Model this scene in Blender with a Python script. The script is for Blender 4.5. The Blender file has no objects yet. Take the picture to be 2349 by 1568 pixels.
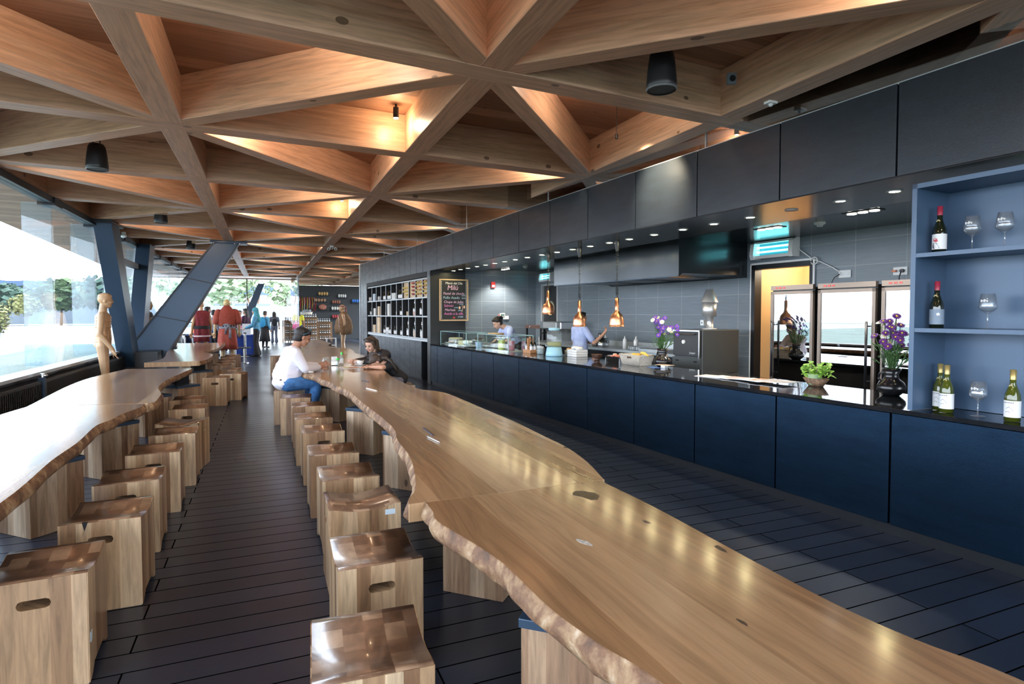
import bpy, bmesh, math, random
from mathutils import Vector, Matrix, noise
R = math.radians
C = bpy.context.scene.collection
scene = bpy.context.scene
# ---------------------------------------------------------------- camera
cd = bpy.data.cameras.new('camera'); cam = bpy.data.objects.new('camera', cd); C.objects.link(cam)
cd.sensor_width = 36.0; cd.lens = 1350.0/2349*36; cd.shift_y = -18.0/2349
cd.clip_start = .05; cd.clip_end = 400
cam.location = (0, 0, 1.5); cam.rotation_euler = (R(88.0), 0, R(-22.75))
scene.camera = cam
# ---------------------------------------------------------------- light and exposure
scene.view_settings.view_transform = 'Standard'; scene.view_settings.look = 'None'
scene.view_settings.gamma = 1; scene.view_settings.use_curve_mapping = False
scene.view_settings.exposure = 0.58
cy = scene.cycles
cy.use_denoising = True; cy.max_bounces = 7; cy.diffuse_bounces = 4; cy.glossy_bounces = 4
cy.transparent_max_bounces = 14; cy.transmission_bounces = 5
cy.caustics_reflective = False; cy.caustics_refractive = False; cy.sample_clamp_indirect = 4.0
cy.use_adaptive_sampling = True; cy.adaptive_threshold = 0.03
wd = bpy.data.worlds.new('sky'); scene.world = wd; wd.use_nodes = True
nt = wd.node_tree; bg = nt.nodes['Background']
tc = nt.nodes.new('ShaderNodeTexCoord'); sp = nt.nodes.new('ShaderNodeSeparateXYZ'); cr = nt.nodes.new('ShaderNodeValToRGB')
nt.links.new(tc.outputs['Generated'], sp.inputs[0]); nt.links.new(sp.outputs['Z'], cr.inputs[0]); nt.links.new(cr.outputs[0], bg.inputs[0])
cr.color_ramp.elements[0].position = 0; cr.color_ramp.elements[0].color = (.84, .90, .97, 1)
cr.color_ramp.elements[1].position = .8; cr.color_ramp.elements[1].color = (.66, .82, 1, 1)
bg.inputs[1].default_value = 7.0

def area_portal(name, loc, rot, sx, sy):
    l = bpy.data.lights.new(name, 'AREA'); l.shape = 'RECTANGLE'; l.size = sx; l.size_y = sy
    o = bpy.data.objects.new(name, l); C.objects.link(o); o.location = loc; o.rotation_euler = rot
    l.cycles.is_portal = True
area_portal('window_daylight_opening', (-3.3, 12.5, 1.9), (0, R(-90), 0), 2.5, 34)
area_portal('rear_daylight_opening', (.5, -3.6, 1.6), (R(90), 0, 0), 6.8, 3.1)
area_portal('far_daylight_opening', (-.7, 29.2, 1.6), (R(-90), 0, 0), 4.4, 3.1)

sd = bpy.data.lights.new('sun', 'SUN'); sd.energy = 8; sd.angle = R(1.5); sd.color = (1, .95, .86)
so = bpy.data.objects.new('sun', sd); C.objects.link(so); so.rotation_euler = (0, R(42), R(8))
def lamp(name, kind, loc, watts, col, size=.05, rot=(0, 0, 0), angle=90, parent=None, blend=.6):
    l = bpy.data.lights.new(name, kind); l.energy = watts; l.color = col
    if kind == 'SPOT': l.spot_size = R(angle); l.spot_blend = blend
    if kind in ('SPOT', 'POINT'): l.shadow_soft_size = size
    o = bpy.data.objects.new(name, l); C.objects.link(o); o.location = loc; o.rotation_euler = rot
    if parent: o.parent = parent
    return o

# ---------------------------------------------------------------- materials
def new_mat(name):
    m = bpy.data.materials.new(name); m.use_nodes = True
    return m, m.node_tree, m.node_tree.nodes['Principled BSDF']
def mat(name, col, rough=.5, metal=0., emit=None, es=0., bump=0., bscale=60, var=0., vscale=8, coat=0., spec=None, sheen=0.):
    m, t, b = new_mat(name)
    b.inputs['Base Color'].default_value = (*col, 1); b.inputs['Roughness'].default_value = rough; b.inputs['Metallic'].default_value = metal
    if emit: b.inputs['Emission Color'].default_value = (*emit, 1); b.inputs['Emission Strength'].default_value = es
    if coat: b.inputs['Coat Weight'].default_value = coat; b.inputs['Coat Roughness'].default_value = .08
    if spec is not None: b.inputs['Specular IOR Level'].default_value = spec
    if bump or var:
        tc = t.nodes.new('ShaderNodeTexCoord')
    if bump:
        n = t.nodes.new('ShaderNodeTexNoise'); n.inputs['Scale'].default_value = bscale
        bp = t.nodes.new('ShaderNodeBump'); bp.inputs['Strength'].default_value = bump; bp.inputs['Distance'].default_value = .01
        t.links.new(tc.outputs['Object'], n.inputs['Vector']); t.links.new(n.outputs['Fac'], bp.inputs['Height']); t.links.new(bp.outputs[0], b.inputs['Normal'])
    if var:
        n = t.nodes.new('ShaderNodeTexNoise'); n.inputs['Scale'].default_value = vscale; n.inputs['Detail'].default_value = 4
        r = t.nodes.new('ShaderNodeValToRGB')
        r.color_ramp.elements[0].position = .3; r.color_ramp.elements[0].color = (*[c*(1-var) for c in col], 1)
        r.color_ramp.elements[1].position = .7; r.color_ramp.elements[1].color = (*[min(1, c*(1+var)) for c in col], 1)
        t.links.new(tc.outputs['Object'], n.inputs['Vector']); t.links.new(n.outputs['Fac'], r.inputs[0]); t.links.new(r.outputs[0], b.inputs['Base Color'])
    return m
def math_(t, op, a, b=None, c=None):
    n = t.nodes.new('ShaderNodeMath'); n.operation = op
    for i, v in enumerate((a, b, c)):
        if v is None: continue
        if isinstance(v, (int, float)): n.inputs[i].default_value = v
        else: t.links.new(v, n.inputs[i])
    return n.outputs[0]
def ramp(t, fac, stops):
    r = t.nodes.new('ShaderNodeValToRGB'); e = r.color_ramp.elements
    while len(e) < len(stops): e.new(.5)
    for i, (p, c) in enumerate(stops): e[i].position = p; e[i].color = (*c, 1)
    t.links.new(fac, r.inputs[0]); return r.outputs[0]
def mixc(t, fac, a, b, mode='MIX'):
    n = t.nodes.new('ShaderNodeMix'); n.data_type = 'RGBA'; n.blend_type = mode
    for i, v in ((0, fac), (6, a), (7, b)):
        if isinstance(v, (int, float)): n.inputs[i].default_value = v
        elif isinstance(v, tuple): n.inputs[i].default_value = (*v, 1)
        else: t.links.new(v, n.inputs[i])
    return n.outputs[2]
def comb(t, x, y, z):
    n = t.nodes.new('ShaderNodeCombineXYZ')
    for i, v in enumerate((x, y, z)):
        if isinstance(v, (int, float)): n.inputs[i].default_value = v
        else: t.links.new(v, n.inputs[i])
    return n.outputs[0]
def noise_(t, vec, scale, detail=3, rough=.5, dist=0):
    n = t.nodes.new('ShaderNodeTexNoise'); n.inputs['Scale'].default_value = scale; n.inputs['Detail'].default_value = detail
    n.inputs['Roughness'].default_value = rough; n.inputs['Distortion'].default_value = dist
    t.links.new(vec, n.inputs['Vector']); return n.outputs['Fac']
def white(t, vec):
    n = t.nodes.new('ShaderNodeTexWhiteNoise'); n.noise_dimensions = '3D'; t.links.new(vec, n.inputs['Vector']); return n.outputs['Value']
def knots(t, vec, scale, size=.04):
    v = t.nodes.new('ShaderNodeTexVoronoi'); v.inputs['Scale'].default_value = scale; t.links.new(vec, v.inputs['Vector'])
    return math_(t, 'LESS_THAN', v.outputs['Distance'], size)
def wood_mat(name, kind, dark, mid, light, rough=.4, width=.06, coat=0., knot=0., grain=.25, bump=.05, rndobj=True):
    """kind: beam (grain along x), staves (vertical staves), patch (end grain squares), slab (staves along y), deck (boards along x)"""
    m, t, b = new_mat(name)
    tc = t.nodes.new('ShaderNodeTexCoord'); s = t.nodes.new('ShaderNodeSeparateXYZ'); t.links.new(tc.outputs['Object'], s.inputs[0])
    X, Y, Z = s.outputs
    oi = t.nodes.new('ShaderNodeObjectInfo'); rnd = math_(t, 'MULTIPLY', oi.outputs['Random'], 37.0 if rndobj else 0.0)
    if kind == 'staves':
        sxy = math_(t, 'ADD', math_(t, 'ADD', X, math_(t, 'MULTIPLY', Y, .97)), 5.0)
        wob = math_(t, 'MULTIPLY', noise_(t, comb(t, sxy, 0, rnd), 3, 1), .10)
        idv = comb(t, math_(t, 'FLOOR', math_(t, 'DIVIDE', math_(t, 'ADD', sxy, wob), width)), math_(t, 'FLOOR', rnd), 0)
        gv = comb(t, math_(t, 'MULTIPLY', sxy, 26.), math_(t, 'MULTIPLY', rnd, 1.), math_(t, 'MULTIPLY', Z, 2.2))
        kv = comb(t, sxy, rnd, math_(t, 'MULTIPLY', Z, .55))
    elif kind == 'patch':
        idv = comb(t, math_(t, 'FLOOR', math_(t, 'DIVIDE', math_(t, 'ADD', X, 3), width)), math_(t, 'FLOOR', math_(t, 'DIVIDE', math_(t, 'ADD', math_(t, 'ADD', Y, 3), math_(t, 'MULTIPLY', math_(t, 'FLOOR', math_(t, 'DIVIDE', math_(t, 'ADD', X, 3), width)), .031)), width*1.25)), math_(t, 'FLOOR', rnd))
        gv = comb(t, math_(t, 'MULTIPLY', X, 9.), math_(t, 'MULTIPLY', Y, 9.), rnd); kv = comb(t, X, Y, rnd)
    elif kind == 'slab':
        idv = comb(t, math_(t, 'FLOOR', math_(t, 'DIVIDE', math_(t, 'ADD', math_(t, 'ADD', X, 9), math_(t, 'MULTIPLY', noise_(t, comb(t, 0, Y, rnd), .4, 1), .08)), width)), math_(t, 'FLOOR', rnd), 0)
        wv = math_(t, 'MULTIPLY', noise_(t, comb(t, math_(t, 'MULTIPLY', X, 2.5), math_(t, 'MULTIPLY', Y, .7), rnd), 1., 2), 3.0)
        gv = comb(t, math_(t, 'ADD', math_(t, 'MULTIPLY', X, 16.), wv), math_(t, 'MULTIPLY', Y, .9), rnd); kv = comb(t, X, math_(t, 'MULTIPLY', Y, .55), rnd)
    elif kind == 'deck':
        idv = comb(t, 0, math_(t, 'FLOOR', math_(t, 'DIVIDE', math_(t, 'ADD', Y, 9), width)), 0)
        gv = comb(t, math_(t, 'MULTIPLY', X, 1.2), math_(t, 'MULTIPLY', Y, 22.), 0); kv = comb(t, math_(t, 'MULTIPLY', X, .6), Y, Z)
    else:
        idv = comb(t, 0, 0, math_(t, 'ADD', math_(t, 'FLOOR', math_(t, 'DIVIDE', math_(t, 'ADD', Z, 9), .045)), math_(t, 'FLOOR', rnd)))
        gv = comb(t, math_(t, 'MULTIPLY', X, 1.5), math_(t, 'ADD', math_(t, 'MULTIPLY', Y, 24.), rnd), math_(t, 'MULTIPLY', Z, 24.)); kv = comb(t, math_(t, 'MULTIPLY', X, .6), math_(t, 'ADD', Y, rnd), Z)
    w = white(t, idv)
    if kind == 'beam': w = math_(t, 'ADD', math_(t, 'MULTIPLY', w, .22), math_(t, 'ADD', .28, math_(t, 'MULTIPLY', oi.outputs['Random'], .25)))
    col = ramp(t, w, [(0, dark), (.55, mid), (1, light)])
    g = noise_(t, gv, 1.6, 4, .62, .6)
    gcol = ramp(t, g, [(.32, (1-grain,)*3), (.62, (1, 1, 1))])
    col = mixc(t, 1.0, col, gcol, 'MULTIPLY')
    if knot:
        k = knots(t, kv, knot, .085 if kind == 'beam' else .05 if kind != 'slab' else .022)
        col = mixc(t, math_(t, 'MULTIPLY', k, .8), col, tuple(c*.22 for c in dark))
    t.links.new(col, b.inputs['Base Color'])
    b.inputs['Roughness'].default_value = rough
    if coat: b.inputs['Coat Weight'].default_value = coat; b.inputs['Coat Roughness'].default_value = .12
    if bump:
        bp = t.nodes.new('ShaderNodeBump'); bp.inputs['Strength'].default_value = bump; bp.inputs['Distance'].default_value = .01
        t.links.new(g, bp.inputs['Height']); t.links.new(bp.outputs[0], b.inputs['Normal'])
    return m
def glass_mat(name, tint=(.93, .98, 1), refl=1.0, rough=0., body=0.0, bcol=(1, 1, 1)):
    m = bpy.data.materials.new(name); m.use_nodes = True; t = m.node_tree; t.nodes.clear()
    out = t.nodes.new('ShaderNodeOutputMaterial'); tr = t.nodes.new('ShaderNodeBsdfTransparent'); gl = t.nodes.new('ShaderNodeBsdfGlossy')
    tr.inputs[0].default_value = (*tint, 1); gl.inputs['Roughness'].default_value = rough
    lw = t.nodes.new('ShaderNodeLayerWeight'); lw.inputs['Blend'].default_value = .5
    fr = math_(t, 'ADD', math_(t, 'MULTIPLY', math_(t, 'POWER', lw.outputs['Facing'], 5.0), .80), .035)
    mx = t.nodes.new('ShaderNodeMixShader'); f = math_(t, 'MINIMUM', math_(t, 'MULTIPLY', fr, refl), 1.0)
    t.links.new(f, mx.inputs[0]); t.links.new(tr.outputs[0], mx.inputs[1]); t.links.new(gl.outputs[0], mx.inputs[2])
    last = mx
    if body:
        df = t.nodes.new('ShaderNodeBsdfDiffuse'); df.inputs[0].default_value = (*bcol, 1)
        m2 = t.nodes.new('ShaderNodeMixShader'); m2.inputs[0].default_value = body
        t.links.new(mx.outputs[0], m2.inputs[1]); t.links.new(df.outputs[0], m2.inputs[2]); last = m2
    t.links.new(last.outputs[0], out.inputs[0]); return m
def tile_mat():
    m, t, b = new_mat('dark_wall_tile')
    tc = t.nodes.new('ShaderNodeTexCoord'); s = t.nodes.new('ShaderNodeSeparateXYZ'); t.links.new(tc.outputs['Object'], s.inputs[0])
    v = comb(t, math_(t, 'ADD', s.outputs[0], s.outputs[1]), math_(t, 'ADD', s.outputs[2], -.03), 0)
    br = t.nodes.new('ShaderNodeTexBrick'); br.offset = 0; br.inputs['Scale'].default_value = 1
    br.inputs['Brick Width'].default_value = .57; br.inputs['Row Height'].default_value = .29; br.inputs['Mortar Size'].default_value = .0022
    br.inputs['Color1'].default_value = (.145, .18, .215, 1); br.inputs['Color2'].default_value = (.16, .195, .23, 1); br.inputs['Mortar'].default_value = (.42, .44, .46, 1)
    t.links.new(v, br.inputs['Vector'])
    n = noise_(t, comb(t, s.outputs[0], s.outputs[1], math_(t, 'MULTIPLY', s.outputs[2], 30)), 4, 3)
    t.links.new(mixc(t, 1., br.outputs[0], ramp(t, n, [(.3, (.85,)*3), (.7, (1.1,)*3)]), 'MULTIPLY'), b.inputs['Base Color'])
    b.inputs['Roughness'].default_value = .36; return m
def floor_mat():
    m, t, b = new_mat('dark_floor_boards')
    tc = t.nodes.new('ShaderNodeTexCoord'); s = t.nodes.new('ShaderNodeSeparateXYZ'); t.links.new(tc.outputs['Object'], s.inputs[0])
    v = comb(t, math_(t, 'ADD', s.outputs[0], .57), math_(t, 'ADD', s.outputs[1], -.001), 0)
    br = t.nodes.new('ShaderNodeTexBrick'); br.offset = .5; br.inputs['Scale'].default_value = 1
    br.inputs['Brick Width'].default_value = 2.44; br.inputs['Row Height'].default_value = .158; br.inputs['Mortar Size'].default_value = .0045; br.inputs['Mortar Smooth'].default_value = .2
    br.inputs['Color1'].default_value = (.014, .019, .033, 1); br.inputs['Color2'].default_value = (.023, .031, .052, 1); br.inputs['Mortar'].default_value = (.002, .002, .002, 1)
    t.links.new(v, br.inputs['Vector'])
    n = noise_(t, comb(t, math_(t, 'MULTIPLY', s.outputs[0], 2), math_(t, 'MULTIPLY', s.outputs[1], 50), 0), 3, 3)
    t.links.new(mixc(t, 1., br.outputs[0], ramp(t, n, [(.3, (.8,)*3), (.7, (1.15,)*3)]), 'MULTIPLY'), b.inputs['Base Color'])
    n2 = noise_(t, tc.outputs['Object'], 1.3, 2)
    t.links.new(math_(t, 'ADD', math_(t, 'MULTIPLY', br.outputs['Fac'], .6), math_(t, 'ADD', .24, math_(t, 'MULTIPLY', n2, .12))), b.inputs['Roughness'])
    t.links.new(math_(t, 'SUBTRACT', .5, math_(t, 'MULTIPLY', br.outputs['Fac'], .5)), b.inputs['Specular IOR Level'])
    b.inputs['Specular Tint'].default_value = (.72, .84, 1, 1)
    bp = t.nodes.new('ShaderNodeBump'); bp.inputs['Strength'].default_value = .5; bp.inputs['Distance'].default_value = .004; bp.invert = True
    t.links.new(br.outputs['Fac'], bp.inputs['Height']); t.links.new(bp.outputs[0], b.inputs['Normal']); return m
def bark_mat():
    m, t, b = new_mat('live_edge_bark'); tc = t.nodes.new('ShaderNodeTexCoord')
    n = noise_(t, tc.outputs['Object'], 9, 6, .65, .4)
    t.links.new(ramp(t, n, [(.3, (.045, .025, .015)), (.48, (.16, .08, .04)), (.6, (.30, .19, .10)), (.74, (.55, .45, .34))]), b.inputs['Base Color'])
    b.inputs['Roughness'].default_value = .7
    bp = t.nodes.new('ShaderNodeBump'); bp.inputs['Strength'].default_value = .6; bp.inputs['Distance'].default_value = .02
    t.links.new(noise_(t, tc.outputs['Object'], 22, 4), bp.inputs['Height']); t.links.new(bp.outputs[0], b.inputs['Normal']); return m
def panel_mat(name, c, rough, mul=1.):
    m, t, b = new_mat(name); tc = t.nodes.new('ShaderNodeTexCoord'); s = t.nodes.new('ShaderNodeSeparateXYZ'); t.links.new(tc.outputs['Object'], s.inputs[0])
    n = noise_(t, comb(t, math_(t, 'MULTIPLY', s.outputs[0], 1), math_(t, 'MULTIPLY', s.outputs[1], 1), math_(t, 'MULTIPLY', s.outputs[2], 4)), 2.2, 6, .6)
    t.links.new(ramp(t, n, [(.3, tuple(x*.75 for x in c)), (.7, tuple(x*1.35 for x in c))]), b.inputs['Base Color'])
    t.links.new(ramp(t, n, [(.3, (rough+.06,)*3), (.7, (rough-.05,)*3)]), b.inputs['Roughness'])
    b.inputs['Metallic'].default_value = .35 if mul == 1.5 else .95; b.inputs['Specular IOR Level'].default_value = .6
    bp = t.nodes.new('ShaderNodeBump'); bp.inputs['Strength'].default_value = .12; bp.inputs['Distance'].default_value = .004
    t.links.new(noise_(t, tc.outputs['Object'], 90, 2), bp.inputs['Height']); t.links.new(bp.outputs[0], b.inputs['Normal']); return m

BEAM = wood_mat('glulam_wood', 'beam', (.52, .265, .155), (.72, .42, .27), (.84, .57, .41), .42, knot=3.4, grain=.34)
DECK = wood_mat('deck_wood', 'deck', (.30, .15, .09), (.42, .225, .14), (.52, .30, .195), .55, width=.2, knot=1.8, grain=.3, rndobj=False)
STAVE = wood_mat('stool_wood', 'staves', (.21, .11, .055), (.40, .25, .135), (.62, .45, .28), .34, width=.058, coat=.2, knot=3.4, grain=.42)
PATCH = wood_mat('end_grain_wood', 'patch', (.13, .07, .042), (.235, .135, .082), (.38, .25, .16), .28, width=.068, coat=.6, knot=4.5, grain=.35)
SLAB = wood_mat('table_slab_wood', 'slab', (.26, .145, .07), (.40, .25, .135), (.52, .36, .215), .19, width=.135, coat=.30, knot=1.3, grain=.32, bump=.02)
PED = wood_mat('pedestal_wood', 'staves', (.25, .14, .08), (.44, .29, .18), (.62, .47, .33), .45, width=.066, knot=2.8, grain=.42)
PALEWOOD = mat('carved_pale_wood', (.46, .28, .15), .42, var=.16, vscale=5, bump=.2, bscale=14)
SHOPWOOD = mat('shop_shelf_wood', (.30, .17, .09), .5, var=.15)
LIGHTWOOD = mat('light_wood', (.62, .44, .25), .5, var=.12)
CRATE = mat('pine_crate_wood', (.60, .44, .27), .55, var=.12, vscale=20)
BARK = bark_mat(); FLOOR = floor_mat(); TILE = tile_mat()
PANEL = panel_mat('blackened_steel_panel', (.016, .022, .030), .36, 1.5)
CPANEL = panel_mat('counter_steel_panel', (.0085, .022, .044), .40, 1.)
GAP = mat('dark_gap', (.004, .004, .005), .7)
COUNTER = mat('black_stone_worktop', (.010, .012, .015), .06, spec=.6)
STEEL = mat('blue_grey_painted_steel', (.036, .064, .105), .38, .3, bump=.04)
STEELDARK = mat('dark_painted_steel', (.012, .014, .018), .42, .3)
BLACK = mat('black_plastic', (.012, .012, .014), .38)
BLACKM = mat('matt_black', (.01, .01, .012), .7)
CHROME = mat('brushed_steel', (.62, .63, .64), .24, 1.)
ALU = mat('pale_aluminium', (.55, .58, .60), .35, .6)
FLUE = mat('flue_steel', (.75, .75, .76), .42, .8)
COPPER = mat('copper', (.86, .42, .24), .30, 1.)
WHITE = mat('white_plastic', (.80, .80, .80), .35)
PAPER = mat('white_paper', (.80, .81, .83), .7)
HOODM = mat('hood_black_metal', (.035, .043, .05), .2, .5)
KCEIL = mat('kitchen_ceiling_black', (.020, .022, .025), .2, .3)
SHELFM = mat('blue_grey_shelf', (.062, .112, .19), .34, .1)
GLASS = glass_mat('window_glass', (.97, .98, 1.), 1.0)
DARKGLASS = glass_mat('dark_glass', (.55, .55, .56), 9.)
CASEG = glass_mat('case_glass', (.93, .98, .97), 1.3)
WINEG = glass_mat('wine_glass_material', (.86, .90, .93), 4.0, body=.06)
JARG = glass_mat('jar_glass', (.9, .95, .95), 1.5, body=.10, bcol=(.8, .85, .88))
BOTG = mat('dark_bottle_glass', (.008, .012, .006), .05, spec=.8)
BOTGREEN = mat('green_bottle_glass', (.06, .075, .008), .06, spec=.8)
LABELM = mat('paper_label', (.78, .79, .80), .6)
RED = mat('red_paint', (.55, .03, .03), .4)
def emis(name, col, s): return mat(name, (.8, .8, .8), .5, emit=col, es=s)
LED = emis('downlight_lens', (1, .84, .42), 110.)
LEDW = emis('white_lamp_lens', (1, .95, .85), 9.)
SPOTW = emis('spot_lens', (1, .93, .8), 60.)
UV = emis('ultraviolet_tubes', (.25, .95, 1), 6.)
def cloth(name, c, r=.85, var=.12): return mat(name, c, r, var=var, vscale=14, bump=.15, bscale=120)
SKIN = mat('skin', (.55, .30, .20), .5); SKIND = mat('tanned_skin', (.42, .215, .14), .5)
HAIRB = mat('black_hair', (.010, .008, .008), .55, bump=.8, bscale=70); HAIRBR = mat('brown_hair', (.05, .030, .02), .5, bump=.8, bscale=70)
LIPS = mat('lips', (.36, .10, .09), .45); EYE = mat('eye_dark', (.02, .015, .012), .2)

# ---------------------------------------------------------------- mesh helpers
class MB:
    def __init__(s): s.bm = bmesh.new(); s.mi = 0; s.M = Matrix()
    def _fin(s, vs):
        for v in vs: v.co = s.M @ v.co
    def _faces(s, vs, mi):
        fs = set(f for v in vs for f in v.link_faces)
        for f in fs: f.material_index = mi
    def box(s, x0, x1, y0, y1, z0, z1, mi=0, bev=0):
        r = bmesh.ops.create_cube(s.bm, size=1)['verts']
        for v in r: v.co = Vector(((x0+x1)/2+v.co.x*(x1-x0), (y0+y1)/2+v.co.y*(y1-y0), (z0+z1)/2+v.co.z*(z1-z0)))
        s._faces(r, mi)
        if bev:
            es = list(set(e for v in r for e in v.link_edges))
            o = bmesh.ops.bevel(s.bm, geom=es, offset=bev, segments=2, affect='EDGES', profile=.5)
            r = list(set(v for f in o['faces'] for v in f.verts) | set(v for v in r if v.is_valid))
            for f in set(f for v in r for f in v.link_faces): f.material_index = mi
        s._fin(r); return s
    def cyl(s, c, r1, r2, h, mi=0, seg=20, axis='z', caps=True):
        r = bmesh.ops.create_cone(s.bm, cap_ends=caps, segments=seg, radius1=r1, radius2=r2, depth=h)['verts']
        rot = {'z': Matrix(), 'x': Matrix.Rotation(R(90), 4, 'Y'), 'y': Matrix.Rotation(R(-90), 4, 'X')}[axis]
        off = Vector((0, 0, h/2))
        for v in r: v.co = Vector(c)+(rot @ (v.co+off))
        s._faces(r, mi); s._fin(r); return s
    def lathe(s, prof, c=(0, 0, 0), seg=20, mi=0, sx=1., sy=1.):
        rings = []
        for (rad, z) in prof:
            if rad < 1e-5: rings.append([s.bm.verts.new(Vector(c)+Vector((0, 0, z)))])
            else: rings.append([s.bm.verts.new(Vector(c)+Vector((rad*sx*math.cos(2*math.pi*k/seg), rad*sy*math.sin(2*math.pi*k/seg), z))) for k in range(seg)])
        for a, b in zip(rings, rings[1:]):
            for k in range(seg):
                k2 = (k+1) % seg
                q = [a[k % len(a)], a[k2 % len(a)], b[k2 % len(b)], b[k % len(b)]]
                q2 = []
                for v in q:
                    if v not in q2: q2.append(v)
                if len(q2) > 2:
                    f = s.bm.faces.new(q2); f.material_index = mi; f.smooth = True
        s._fin([v for r_ in rings for v in r_]); return s
    def tube(s, pts, rad, mi=0, seg=8, close=True, flat=1.):
        pts = [Vector(p) for p in pts]; n = len(pts); rings = []
        rr = rad if isinstance(rad, (list, tuple)) else [rad]*n
        for i, p in enumerate(pts):
            d = (pts[min(i+1, n-1)]-pts[max(i-1, 0)]).normalized()
            a = d.orthogonal().normalized() if i == 0 else (pa-d*pa.dot(d)).normalized()
            pa = a; b = d.cross(a)
            rings.append([s.bm.verts.new(p+a*rr[i]*math.cos(2*math.pi*k/seg)+b*rr[i]*flat*math.sin(2*math.pi*k/seg)) for k in range(seg)])
        for a, b in zip(rings, rings[1:]):
            for k in range(seg):
                f = s.bm.faces.new((a[k], a[(k+1) % seg], b[(k+1) % seg], b[k])); f.material_index = mi; f.smooth = True
        if close:
            s.bm.faces.new(rings[0][::-1]).material_index = mi; s.bm.faces.new(rings[-1]).material_index = mi
        s._fin([v for r_ in rings for v in r_]); return s
    def prism(s, poly, a0, a1, plane='xy', mi=0, cap_mi=None):
        def P(q, h): return {'xy': Vector((q[0], q[1], h)), 'xz': Vector((q[0], h, q[1])), 'yz': Vector((h, q[0], q[1]))}[plane]
        A = [s.bm.verts.new(P(q, a0)) for q in poly]; B = [s.bm.verts.new(P(q, a1)) for q in poly]; n = len(poly)
        for i in range(n): s.bm.faces.new((A[i], A[(i+1) % n], B[(i+1) % n], B[i])).material_index = mi
        for f in (s.bm.faces.new(A[::-1]), s.bm.faces.new(B)): f.material_index = mi if cap_mi is None else cap_mi
        s._fin(A+B); return s
    def blob(s, c, r, rot=None, sub=2, mi=0):
        vs = bmesh.ops.create_icosphere(s.bm, subdivisions=sub, radius=1)['verts']
        rr = r if isinstance(r, (tuple, list)) else (r, r, r)
        m = Matrix.Diagonal((*rr, 1)); m = (rot.to_4x4() if rot is not None else Matrix()) @ m
        for v in vs: v.co = Vector(c)+(m @ v.co)
        s._faces(vs, mi)
        for f in set(f for v in vs for f in v.link_faces): f.smooth = True
        s._fin(vs); return s
    def cap(s, p, q, r1, r2, mi=0, fl=1., seg=12):
        p, q = Vector(p), Vector(q); d = q-p; L = d.length
        if L < 1e-5: return s.blob(p, r1)
        z = d.normalized(); x = z.orthogonal().normalized(); y = z.cross(x); rot = Matrix((x, y, z)).transposed()
        vs = bmesh.ops.create_cone(s.bm, cap_ends=True, segments=seg, radius1=r1, radius2=r2, depth=L)['verts']
        for v in vs: v.co = p+rot @ (v.co+Vector((0, 0, L/2)))
        s._faces(vs, mi); s._fin(vs); s.blob(p, r1, mi=mi); s.blob(q, r2, mi=mi); return s
    def chain(s, pts, rad, mi=0):
        for i in range(len(pts)-1): s.cap(pts[i], pts[i+1], rad[i], rad[i+1], mi)
        return s
    def build(s, name, mats, parent=None, smooth=False, loc=None, rotz=0., remesh=0., sm=4):
        bmesh.ops.recalc_face_normals(s.bm, faces=s.bm.faces)
        me = bpy.data.meshes.new(name); s.bm.to_mesh(me); s.bm.free()
        for m in (mats if isinstance(mats, (list, tuple)) else [mats]): me.materials.append(m)
        if smooth:
            for p in me.polygons: p.use_smooth = True
        o = bpy.data.objects.new(name, me); C.objects.link(o)
        if parent: o.parent = parent
        if loc is not None: o.location = loc
        if rotz: o.rotation_euler = (0, 0, rotz)
        if remesh:
            r = o.modifiers.new('fuse', 'REMESH'); r.mode = 'VOXEL'; r.voxel_size = remesh; r.use_smooth_shade = True
            if sm: q = o.modifiers.new('soften', 'SMOOTH'); q.iterations = sm; q.factor = .5
        return o
def lab(o, label, cat, group=None):
    o['label'] = label; o['category'] = cat
    if group: o['group'] = group
    return o
def thing(name, label, cat, loc=(0, 0, 0), rotz=0., group=None):
    o = bpy.data.objects.new(name, None); C.objects.link(o); o.empty_display_size = .1
    o.location = loc; o.rotation_euler = (0, 0, rotz); return lab(o, label, cat, group)
def structure(o): o['kind'] = 'structure'; return o
def kids(o): return list(o.children)
def copy_tree(o, parent=None):
    c = o.copy(); C.objects.link(c); c.parent = parent
    for ch in kids(o): copy_tree(ch, c)
    return c
def dup(o, loc, rotz, label, group=None):
    c = copy_tree(o); c.location = loc; c.rotation_euler = (0, 0, rotz); c['label'] = label
    if group: c['group'] = group
    return c
rng = random.Random(7)
# counter frame: u runs away along the bar, w behind it
SK = .07; NN = math.sqrt(1+SK*SK); KA = math.atan(SK)
def K(u, w, z=0.): return Vector((3.878+(w-SK*u)/NN, 2.65+(u+SK*w)/NN, z))
KO = Vector((3.878, 2.65, 0))
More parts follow.
